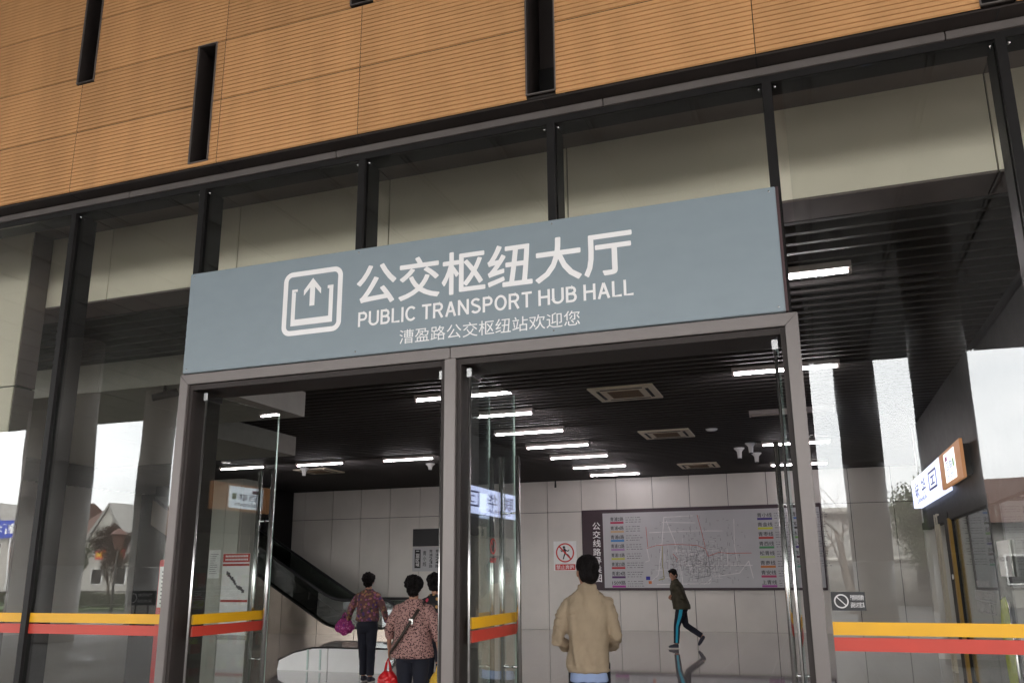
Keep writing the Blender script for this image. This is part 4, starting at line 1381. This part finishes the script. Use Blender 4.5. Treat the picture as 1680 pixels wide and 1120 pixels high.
MB().box(-18.25, -17.3, -14.05, -14.0, 0.82, 1.22).build('board', M['black'], t)
for xx in (-18.0, -17.55): MB().tube([(xx, -14.03, 0), (xx, -14.03, 0.85)], 0.02, 8).build('leg', M['black_metal'], t)
mb = MB(); put_text(mb, '严禁携带易燃易爆物', 17.40, 17.90, 1.06, 1.15, -13.985, 0.01, face='+y')
put_text(mb, '品乘坐公共交通工具', 17.40, 17.90, 0.89, 0.98, -13.985, 0.01, face='+y')
n = 20
mb.add([(-(17.9+.17)-q*math.cos(2*PI*k/n)*-1, -13.985, 1.02+q*math.sin(2*PI*k/n)) for q in (.14, .11) for k in range(n)], [(k, (k+1) % n, n+(k+1) % n, n+k) for k in range(n)])
mb.build('lettering', M['pale_line'], t)
for i, (x, y, l_) in enumerate(((-36.5, -31.5, 7.0), (-48.0, -38.0, 9.0))):
    t = empty('hedge', (x, y, -0.02))
    tag(t, ['clipped low hedge mirrored under the street lamp', 'longer low hedge mirrored at the far left'][i], 'hedge')
    rg = random.Random(40+i)
    mb = MB()
    for k in range(3500):
        p = Vector((x+rg.uniform(-l_/2, l_/2), y+rg.uniform(-.4, .4), -0.02+rg.uniform(0.02, .75)))
        a = Vector((rg.uniform(-1, 1), rg.uniform(-1, 1), rg.uniform(-1, 1))).normalized()*rg.uniform(.05, .1)
        b = a.orthogonal().normalized()*rg.uniform(.03, .06)
        mb.add([p-a, p+b, p+a, p-b], [(0, 1, 2, 3)])
    mb.build('foliage', M['leaf'], t)
t = empty('railing', (-28, -23.4, 0))
tag(t, 'thin metal railing along the forecourt kerb mirrored at the left', 'railing')
for zz in (0.45, 1.0): MB().tube([(-48, -23.4, zz), (-14, -23.4, zz)], 0.025, 8).build('rail', M['black_metal'], t)
x = -48
while x <= -14:
    MB().tube([(x, -23.4, 0), (x, -23.4, 1.0)], 0.022, 6).build('post', M['black_metal'], t)
    x += 2.0

# ---------------------------------------------------------------- people
def remesh(mb, name, m, parent, voxel=0.011, smooth=6, disp=None):
    me = bpy.data.meshes.new(name)
    me.from_pydata(mb.v, [], mb.f)
    bm = bmesh.new()
    bm.from_mesh(me)
    bmesh.ops.recalc_face_normals(bm, faces=bm.faces)
    bm.to_mesh(me)
    bm.free()
    o = bpy.data.objects.new(name, me)
    col.objects.link(o)
    md = o.modifiers.new('r', 'REMESH')
    md.mode = 'VOXEL'
    md.voxel_size = voxel
    sm = o.modifiers.new('s', 'SMOOTH')
    sm.factor = 0.5
    sm.iterations = smooth
    dg = bpy.context.evaluated_depsgraph_get()
    me2 = bpy.data.meshes.new_from_object(o.evaluated_get(dg))
    bpy.data.objects.remove(o)
    bpy.data.meshes.remove(me)
    me2.name = name
    if disp:
        no = [v.normal.copy() for v in me2.vertices]
        for v, n_ in zip(me2.vertices, no):
            v.co += n_*disp(v.co, n_)
    for p in me2.polygons: p.use_smooth = True
    me2.materials.clear()
    me2.materials.append(m)
    o = bpy.data.objects.new(name, me2)
    col.objects.link(o)
    o.parent = parent
    return o

def N3(x, y, z): return noise.noise(Vector((x, y, z)))

def torso(mb, rings_):
    """rings_: (cx, cy, z, a, b) upwards"""
    rs = []
    for cx_, cy_, z, a, b in rings_:
        rs.append([(cx_+a*math.copysign(abs(math.cos(t))**0.85, math.cos(t)), cy_+b*math.copysign(abs(math.sin(t))**0.85, math.sin(t)), z) for t in [2*PI*k/28 for k in range(28)]])
    return mb.rings(rs)

def hand(mb, w_, d, pn, s=1.0, curl=0.5, side=1):
    """w_: wrist, d: direction of the palm, pn: palm normal (where the fingers curl to)"""
    d = d.normalized()
    pn = (pn-d*pn.dot(d)).normalized()
    a = d.cross(pn)*side
    pc = w_+d*0.045*s
    rot = Matrix((a, pn, d)).transposed()
    mb.ell(pc, (0.040*s, 0.016*s, 0.055*s), 14, 8, rot)
    for i, (off, ln) in enumerate(((-0.030, 0.070), (-0.010, 0.080), (0.010, 0.075), (0.029, 0.060))):
        p0 = w_+d*0.085*s+a*off*s
        pts = [w_+d*0.05*s+a*off*0.8*s, p0]
        dd_ = d.copy()
        for k in range(3):
            ang = curl*(0.55+0.35*k)
            dd_ = (d*math.cos(ang*(k+1)*0.8)+pn*math.sin(ang*(k+1)*0.8)).normalized()
            pts.append(pts[-1]+dd_*ln*s/3)
        mb.tube(pts, [0.0100*s, 0.0100*s, 0.0092*s, 0.0085*s, 0.0072*s], 8)
    t0 = w_+d*0.02*s-a*0.025*s
    mb.tube([t0, t0+(d*0.5-a*0.8).normalized()*0.035*s, t0+(d*0.5-a*0.8).normalized()*0.035*s+(d*0.85-a*0.2+pn*0.4).normalized()*0.035*s], [0.013*s, 0.011*s, 0.0085*s], 8)

def person(label, loc, rz, H, J, top_mat, top, hair='short', trouser_mat='navy', head_yaw=0.0, head_pitch=0.0, girth=1.0, hem=0.86, sleeve=1.0, collar=True, flare=0.0, fold=0.004, stripe=False, shirt=None, lean=(0.0, 0.0), seed=0):
    s = H/1.75
    t = empty('person', loc, R(rz))
    tag(t, label, 'person')
    lx, ly = lean      # shift of the shoulders against the hips
    def T(p): return Vector(p)*s
    def sh(z):         # lean interpolated from hip height to shoulder height
        k = max(0.0, (z-0.95)/0.5)
        return lx*k, ly*k
    g_ = girth
    hx, hy = sh(1.53)
    neck = T((hx, hy, 1.50))
    HR = Matrix.Rotation(R(head_yaw), 3, 'Z') @ Matrix.Rotation(R(head_pitch), 3, 'X')
    def HD(p): return neck+HR @ (Vector(p)*s*1.06)     # p relative to the neck base
    JJ = {'el': (-0.27, -0.02, 1.14), 'wl': (-0.26, 0.06, 0.90), 'er': (0.27, -0.02, 1.14), 'wr': (0.26, 0.06, 0.90),
          'kl': (-0.10, 0.01, 0.48), 'al': (-0.10, 0.0, 0.08), 'kr': (0.10, 0.01, 0.48), 'ar': (0.10, 0.0, 0.08),
          'tl': (0, 1, 0), 'tr': (0, 1, 0), 'hl': (0, 0, -1), 'hr': (0, 0, -1), 'pl': (1, 0.2, 0), 'pr': (-1, 0.2, 0), 'curl': 0.6}
    JJ.update(J)
    SL = T((-0.175*g_+hx, hy, 1.405)); SR = T((0.175*g_+hx, hy, 1.405))
    EL, WL, ER, WR = (T(JJ[k]) for k in ('el', 'wl', 'er', 'wr'))
    KL, AL, KR, AR = (T(JJ[k]) for k in ('kl', 'al', 'kr', 'ar'))
    HL, HRt = T((-0.085*g_, 0, 0.90)), T((0.085*g_, 0, 0.90))
    # --- body, one continuous skin
    mb = MB()
    def tr(z, a, b, dy=0.0):
        x_, y_ = sh(z)
        return (x_*s, (y_+dy)*s, z*s, a*s*g_, b*s*g_)
    torso(mb, [tr(0.84, .13, .09), tr(0.93, .155, .105, -.01), tr(1.05, .13, .09), tr(1.2, .14, .10), tr(1.33, .145, .095), tr(1.40, .11, .07), tr(1.46, .06, .055)])
    mb.tube([T((hx, hy-0.005, 1.42)), T((hx, hy, 1.50)), HD((0, 0.01, 0.09))], [0.062*s, 0.056*s, 0.054*s], 16)
    # skull, face, jaw
    mb.ell(HD((0, -0.005, 0.155)), (0.074*s, 0.092*s, 0.092*s), 24, 16, HR)
    mb.ell(HD((0, 0.030, 0.090)), (0.058*s, 0.058*s, 0.075*s), 20, 12, HR)
    mb.ell(HD((0, 0.060, 0.040)), (0.030*s, 0.026*s, 0.022*s), 14, 8, HR)
    mb.tube([HD((0, 0.084, 0.130)), HD((0, 0.104, 0.095)), HD((0, 0.090, 0.085))], [0.009*s, 0.014*s, 0.010*s], 10)
    mb.ell(HD((0, 0.078, 0.148)), (0.045*s, 0.014*s, 0.010*s), 12, 8, HR)
    mb.ell(HD((0, 0.084, 0.064)), (0.024*s, 0.010*s, 0.010*s), 12, 8, HR)
    for sd_ in (-1, 1):
        mb.ell(HD((sd_*0.076, -0.002, 0.112)), (0.011*s, 0.020*s, 0.033*s), 12, 10, HR)
        mb.ell(HD((sd_*0.038, 0.062, 0.100)), (0.022*s, 0.020*s, 0.022*s), 12, 8, HR)
    for (a, b, c) in ((SL, EL, WL), (SR, ER, WR)):
        mb.tube([a, a+(b-a)*0.5, b, b+(c-b)*0.35, c], [0.028*s*g_, 0.028*s*g_, 0.028*s, 0.030*s, 0.024*s], 14)
    hand(mb, WL, Vector(JJ['hl']), Vector(JJ['pl']), s, JJ['curl'], 1)
    hand(mb, WR, Vector(JJ['hr']), Vector(JJ['pr']), s, JJ['curl'], -1)
    for (a, b, c, td) in ((HL, KL, AL, JJ['tl']), (HRt, KR, AR, JJ['tr'])):
        mb.tube([a, a+(b-a)*0.5, b, b+(c-b)*0.35, c], [0.083*s, 0.070*s, 0.052*s, 0.055*s, 0.036*s], 14)
        td = Vector(td).normalized()
        mb.tube([c, c+td*0.06*s+Vector((0, 0, -0.03*s)), c+td*0.15*s+Vector((0, 0, -0.045*s))], [0.038*s, 0.034*s, 0.026*s], 10)
    body = remesh(mb, 'body', M['skin'], t, 0.0085, 3)
    # eyes, brows and mouth
    for sd_ in (-1, 1):
        MB().ell(HD((sd_*0.031, 0.0795, 0.128)), (0.0135*s, 0.006*s, 0.006*s), 12, 8, HR).build('eye', M['black'], t, local=True)
        MB().ell(HD((sd_*0.032, 0.0850, 0.150)), (0.021*s, 0.005*s, 0.0035*s), 12, 8, HR).build('eyebrow', M['hair'], t, local=True)
    MB().ell(HD((0, 0.0925, 0.063)), (0.021*s, 0.004*s, 0.005*s), 12, 8, HR).build('mouth', mat('lips', (.25, .08, .07), .5), t, local=True)
    # --- hair
    mb = MB()
    mb.ell(HD((0, -0.022, 0.168)), (0.094*s, 0.102*s, 0.094*s), 28, 18, HR)
    mb.ell(HD((0, -0.045, 0.110)), (0.084*s, 0.072*s, 0.085*s), 24, 14, HR)
    if hair == 'short':
        mb.ell(HD((0.01, 0.035, 0.225)), (0.062*s, 0.050*s, 0.030*s), 18, 12, HR)
        amp, fq = 0.004, 30
    else:
        mb.ell(HD((0, -0.03, 0.170)), (0.112*s, 0.112*s, 0.104*s), 28, 18, HR)
        amp, fq = 0.011, 34
    hp = HD((0, 0.11, 0.09))
    def hd(c, n_):
        d_ = N3(c.x*fq+seed, c.y*fq, c.z*fq*0.6)*amp*1.6+N3(c.x*95, c.y*95+seed, c.z*50)*amp*0.7
        return d_
    remesh(mb, 'hair', M['hair'], t, 0.006, 2, hd)
    # --- trousers
    mb = MB()
    torso(mb, [tr(0.80, .150, .105), tr(0.90, .178, .125, -.012), tr(1.0, .160, .112), tr(1.05, .150, .105)])
    for (a, b, c) in ((HL, KL, AL), (HRt, KR, AR)):
        up = Vector((0, 0, 1))
        e = c+(b-c).normalized()*0.03*s
        mb.tube([a+Vector((0, 0, 0.02*s)), a+(b-a)*0.4, b, b+(e-b)*0.4, e], [0.100*s*g_, 0.090*s*g_, 0.072*s, 0.068*s, 0.064*s], 18)
    def td_(c, n_):
        return (N3(c.x*9+seed, c.y*9, c.z*5)*0.006+N3(c.x*25, c.y*25, c.z*16+seed)*0.004)*s
    tr_o = remesh(mb, 'trousers', M[trouser_mat], t, 0.012, 4, td_)
    if stripe:
        for (a, b, c, sd_) in ((HL, KL, AL, -1), (HRt, KR, AR, 1)):
            q = MB()
            pts = [a+Vector((0, 0, 0.10)), a+(b-a)*0.4, b, b+(c-b)*0.4, c+(b-c).normalized()*0.045]
            rd = [0.100*g_, 0.091*g_, 0.072, 0.069, 0.065]
            vs = []
            for p_, r_ in zip(pts, rd):
                rr_ = r_*s+0.006
                for an in (-20, 0, 20):
                    vs.append(p_+Vector((sd_*rr_*math.cos(R(an)), rr_*math.sin(R(an)), 0)))
            q.add(vs, [(i*3+j, i*3+j+1, i*3+j+4, i*3+j+3) for i in range(4) for j in range(2)], True)
            so = q.build('side_stripe', M['cyan'], tr_o, local=True)
    # --- shoes
    for (c, k_) in ((AL, 'tl'), (AR, 'tr')):
        td = Vector(JJ[k_]).normalized()
        q = MB()
        heel = c-td*0.045*s+Vector((0, 0, -0.035*s))
        toe = c+td*0.175*s+Vector((0, 0, -0.050*s))
        q.tube([heel, c+Vector((0, 0, -0.025*s))+td*0.03*s, c+td*0.11*s+Vector((0, 0, -0.042*s)), toe], [0.036*s, 0.046*s, 0.040*s, 0.026*s], 14)
        q.tube([c+Vector((0, 0, 0.02*s)), c+Vector((0, 0, -0.03*s))], [0.044*s, 0.044*s], 12)
        so = remesh(q, 'shoe', M['shoe'], t, 0.008, 3)
        up = Vector((0, 0, 1))
        if abs(td.z) < 0.3:
            q = MB()
            a_ = td.cross(up).normalized()
            rs = []
            for zz in (-0.080*s, -0.062*s):
                ring = []
                for k in range(24):
                    an = 2*PI*k/24
                    ring.append(c+td*(0.062*s+0.128*s*math.cos(an))+a_*(0.043*s*math.sin(an))+Vector((0, 0, zz)))
                rs.append(ring)
            q.rings(rs).build('sole', M['sole'], so, local=True)
    # --- shirt tail under the jacket
    if shirt:
        mb = MB()
        torso(mb, [tr(hem-0.075, .172, .122, -.012), tr(hem+0.02, .165, .115, -.01), tr(hem+0.06, .13, .09, -.01)])
        remesh(mb, 'shirt', M[shirt], t, 0.011, 3, lambda c, n_: N3(c.x*18, c.y*18, c.z*6)*0.007)
    # --- jacket or blouse
    mb = MB()
    k = flare
    torso(mb, [tr(hem, .178+k, .132+k*.6, -.01), tr(hem+0.05, .186+k, .138+k*.6, -.01), tr(1.05, .178+k*.5, .130+k*.4), tr(1.2, .183+k*.2, .130), tr(1.32, .195, .128), tr(1.385, .196, .112), tr(1.435, .160, .092), tr(1.475, .100, .076), tr(1.50, .070, .066)])
    for (a, b, c) in ((SL, EL, WL), (SR, ER, WR)):
        e = b+(c-b)*sleeve
        mb.tube([a+(Vector((hx*s, hy*s, a.z))-a)*0.35+Vector((0, 0, 0.005*s)), a+Vector((0, 0, -0.022*s)), a+(b-a)*0.5, b, b+(e-b)*0.5, e], [0.048*s*g_, 0.058*s*g_, 0.061*s*g_, 0.055*s*g_, 0.049*s*g_, 0.043*s*g_], 18)
    if collar:
        mb.tube([T((hx, hy-0.008, 1.455)), T((hx, hy-0.004, 1.53))], [0.080*s, 0.070*s], 18)
    sdv = seed*3.1
    def jd(c, n_):
        z = c.z/s
        d_ = N3(c.x*6+sdv, c.y*6, c.z*3)*fold*1.4
        # vertical drape folds on the back, diagonal ones at elbows
        d_ += N3(c.x*17+c.z*3.5+sdv, c.y*5, c.z*2.2)*fold*1.6
        d_ += N3(c.x*28-c.z*14, c.y*28+sdv, c.z*20)*fold*0.5
        arm = abs(c.x-hx*s) > 0.185*g_*s
        if arm: d_ -= abs(N3(c.x*9, c.y*9+sdv, c.z*24+c.x*14))*fold*1.5
        else: d_ -= abs(N3(c.x*15+sdv+c.z*2, c.y*3, c.z*2.6))*fold*1.5
        if z < hem+0.05: d_ *= max(0.25, (z-hem)/0.05)
        if collar and abs(z-1.33+0.05*abs(c.x)/0.2) < 0.008 and n_.y < -0.2: d_ -= 0.013   # yoke seam
        if abs(z-(hem+0.055)) < 0.006: d_ -= 0.004                    # hem seam
        return max(d_+fold*0.5, -0.006)
    jk = remesh(mb, top, M[top_mat], t, 0.0095, 4, jd)
    return t, dict(WL=WL, WR=WR, s=s)

P1, q1 = person('man in a beige jacket seen from behind in the right doorway', (-1.755, 1.6, 0), 8, 1.735,
    {'el': (-0.250, -0.02, 1.08), 'wl': (-0.15, 0.20, 1.02), 'er': (0.225, 0.02, 1.12), 'wr': (0.15, 0.22, 1.02), 'hl': (0.5, 1, 0), 'hr': (-0.5, 1, 0)},
    'beige', 'jacket', 'short', head_yaw=28, hem=0.855, fold=0.013, flare=0.0, shirt='blue_shirt', girth=0.92, seed=1)
P2, q2 = person('woman in leopard print top with a brown cross-body strap', (-4.09, 3.2, 0), 4, 1.575,
    {'el': (-0.30, -0.02, 1.14), 'wl': (-0.315, 0.04, 0.93), 'er': (0.30, -0.02, 1.14), 'wr': (0.325, 0.03, 0.90)},
    'leopard', 'blouse', 'curly', head_yaw=14, hem=0.84, fold=0.006, flare=0.045, girth=1.13, sleeve=0.45, collar=False, seed=2)
P3, q3 = person('woman in a floral blouse and black trousers near the escalator', (-6.68, 6.9, 0), 6, 1.62,
    {'el': (-0.31, -0.03, 1.16), 'wl': (-0.37, 0.03, 0.98), 'er': (0.31, -0.03, 1.14), 'wr': (0.34, 0.05, 0.95), 'kl': (-0.08, 0.03, .48), 'kr': (0.09, -0.02, .48), 'al': (-0.07, .06, .08), 'ar': (0.10, -0.06, .08)},
    'floral', 'blouse', 'curly', head_yaw=8, hem=0.98, fold=0.006, flare=0.015, girth=1.02, sleeve=0.9, collar=False, seed=3)
P4, q4 = person('woman in a black blouse with red flowers beside the centre post', (-4.47, 4.6, 0), -4, 1.60,
    {}, 'dark_floral', 'blouse', 'curly', head_yaw=6, hem=0.90, fold=0.005, flare=0.02, girth=1.05, sleeve=0.5, collar=False, seed=4)
P5, q5 = person('person in olive jacket and navy track pants with cyan stripe walking left', (-2.86, 14.2, 0), 90+14, 1.69,
    {'el': (-0.22, -0.03, 1.13), 'wl': (-0.04, 0.20, 1.10), 'er': (0.22, -0.03, 1.13), 'wr': (0.06, 0.22, 1.12), 'hl': (0.8, 0.5, 0.1), 'hr': (-0.8, 0.5, 0.1),
     'kl': (-0.09, 0.13, 0.48), 'al': (-0.10, 0.16, 0.085), 'kr': (0.09, -0.10, 0.50), 'ar': (0.09, -0.46, 0.25), 'tr': (0, 0.6, -0.8)},
    'olive', 'jacket', 'short', head_yaw=45, head_pitch=-22, hem=0.86, fold=0.010, flare=0.04, girth=1.22, stripe=True, lean=(0.0, 0.10), seed=5)

def bag(name, x, y, z, a, b, h, m, label, cat, strap=0.16, sag=1.0, seed=0):
    t = empty(name, (x, y, z))
    tag(t, label, cat)
    mb = MB()
    rs = []
    for k, q in enumerate((0.15, 0.75, 1.0, 0.95, 0.72, 0.45)):
        zz = h*k/5
        rs.append([(a*q*math.cos(2*PI*j/28), b*q*math.sin(2*PI*j/28), zz) for j in range(28)])
    mb.rings(rs)
    remesh(mb, 'pouch', M[m], t, 0.008, 2, lambda c, n_: N3(c.x*22+seed, c.y*22, c.z*12)*0.018+N3(c.x*60, c.y*60, c.z*40)*0.006)
    for s_ in (-1, 1):
        MB().tube([(-a*0.3, s_*b*0.3, h*0.85), (-a*0.15, s_*b*0.15, h+strap*0.6), (0, 0, h+strap), (a*0.15, s_*b*0.15, h+strap*0.6), (a*0.3, s_*b*0.3, h*0.85)], 0.007, 8).build('handle', M[m], t, local=True)
    return t
def hand_pos(P, q, k): return P.location + Matrix.Rotation(P.rotation_euler.z, 3, 'Z') @ (q[k]+Vector((0, 0, -0.10)))
h = hand_pos(P2, q2, 'WL')
bag('shopping_bag', h.x-0.01, h.y, h.z-0.40, 0.13, 0.07, 0.27, 'redbag', 'red plastic bag hanging from the leopard print woman\'s left hand', 'bag', 0.13, seed=1)
h = hand_pos(P2, q2, 'WR')
bag('shopping_bag', h.x+0.0, h.y, h.z-0.38, 0.12, 0.08, 0.28, 'yellowbag', 'yellow plastic bag in the leopard print woman\'s right hand', 'bag', 0.10, seed=5)
h = hand_pos(P3, q3, 'WL')
bag('handbag', h.x-0.06, h.y, h.z-0.12, 0.17, 0.09, 0.25, 'pinkbag', 'pink and purple cloth bag at the floral woman\'s left side', 'bag', 0.10, seed=9)
# cross-body strap over the leopard print back
t = empty('cross_body_bag', (0, 0, 0))
t.location = P2.location
t.rotation_euler = P2.rotation_euler
tag(t, 'brown cross-body bag slung over the leopard print woman\'s shoulder', 'bag')
pts = [(0.13, 0.06, 1.27), (0.135, -0.02, 1.325), (0.10, -0.115, 1.24), (0.04, -0.168, 1.13), (-0.04, -0.183, 1.0), (-0.13, -0.172, 0.88), (-0.215, -0.10, 0.80), (-0.24, 0.0, 0.78)]
mb = MB()
vs = []
for i, p in enumerate(pts):
    p = Vector(p)
    a = Vector(pts[max(0, i-1)]); b = Vector(pts[min(len(pts)-1, i+1)])
    tt = (b-a).normalized()
    nn = Vector((p.x*0.4, p.y-0.02, 0.0)).normalized() if i != 1 else Vector((0, -0.4, 1)).normalized()
    wv = tt.cross(nn).normalized()*0.016
    for off in (0, 0.006):
        vs += [p+wv+nn*off, p-wv+nn*off]
fs = []
for i in range(len(pts)-1):
    o_ = i*4
    fs += [(o_, o_+1, o_+5, o_+4), (o_+2, o_+3, o_+7, o_+6), (o_, o_+2, o_+6, o_+4), (o_+1, o_+3, o_+7, o_+5)]
mb.add(vs, fs, True).build('strap', M['leather'], t, local=True)
mb = MB().box(0.02, 0.065, -0.172, -0.160, 1.10, 1.155)
mb.build('buckle', M['silver'], t, local=True)
MB().box(-0.20, -0.05, 0.17, 0.23, 0.62, 0.80).build('pouch', M['leather'], t, local=True, bevel=0.015)
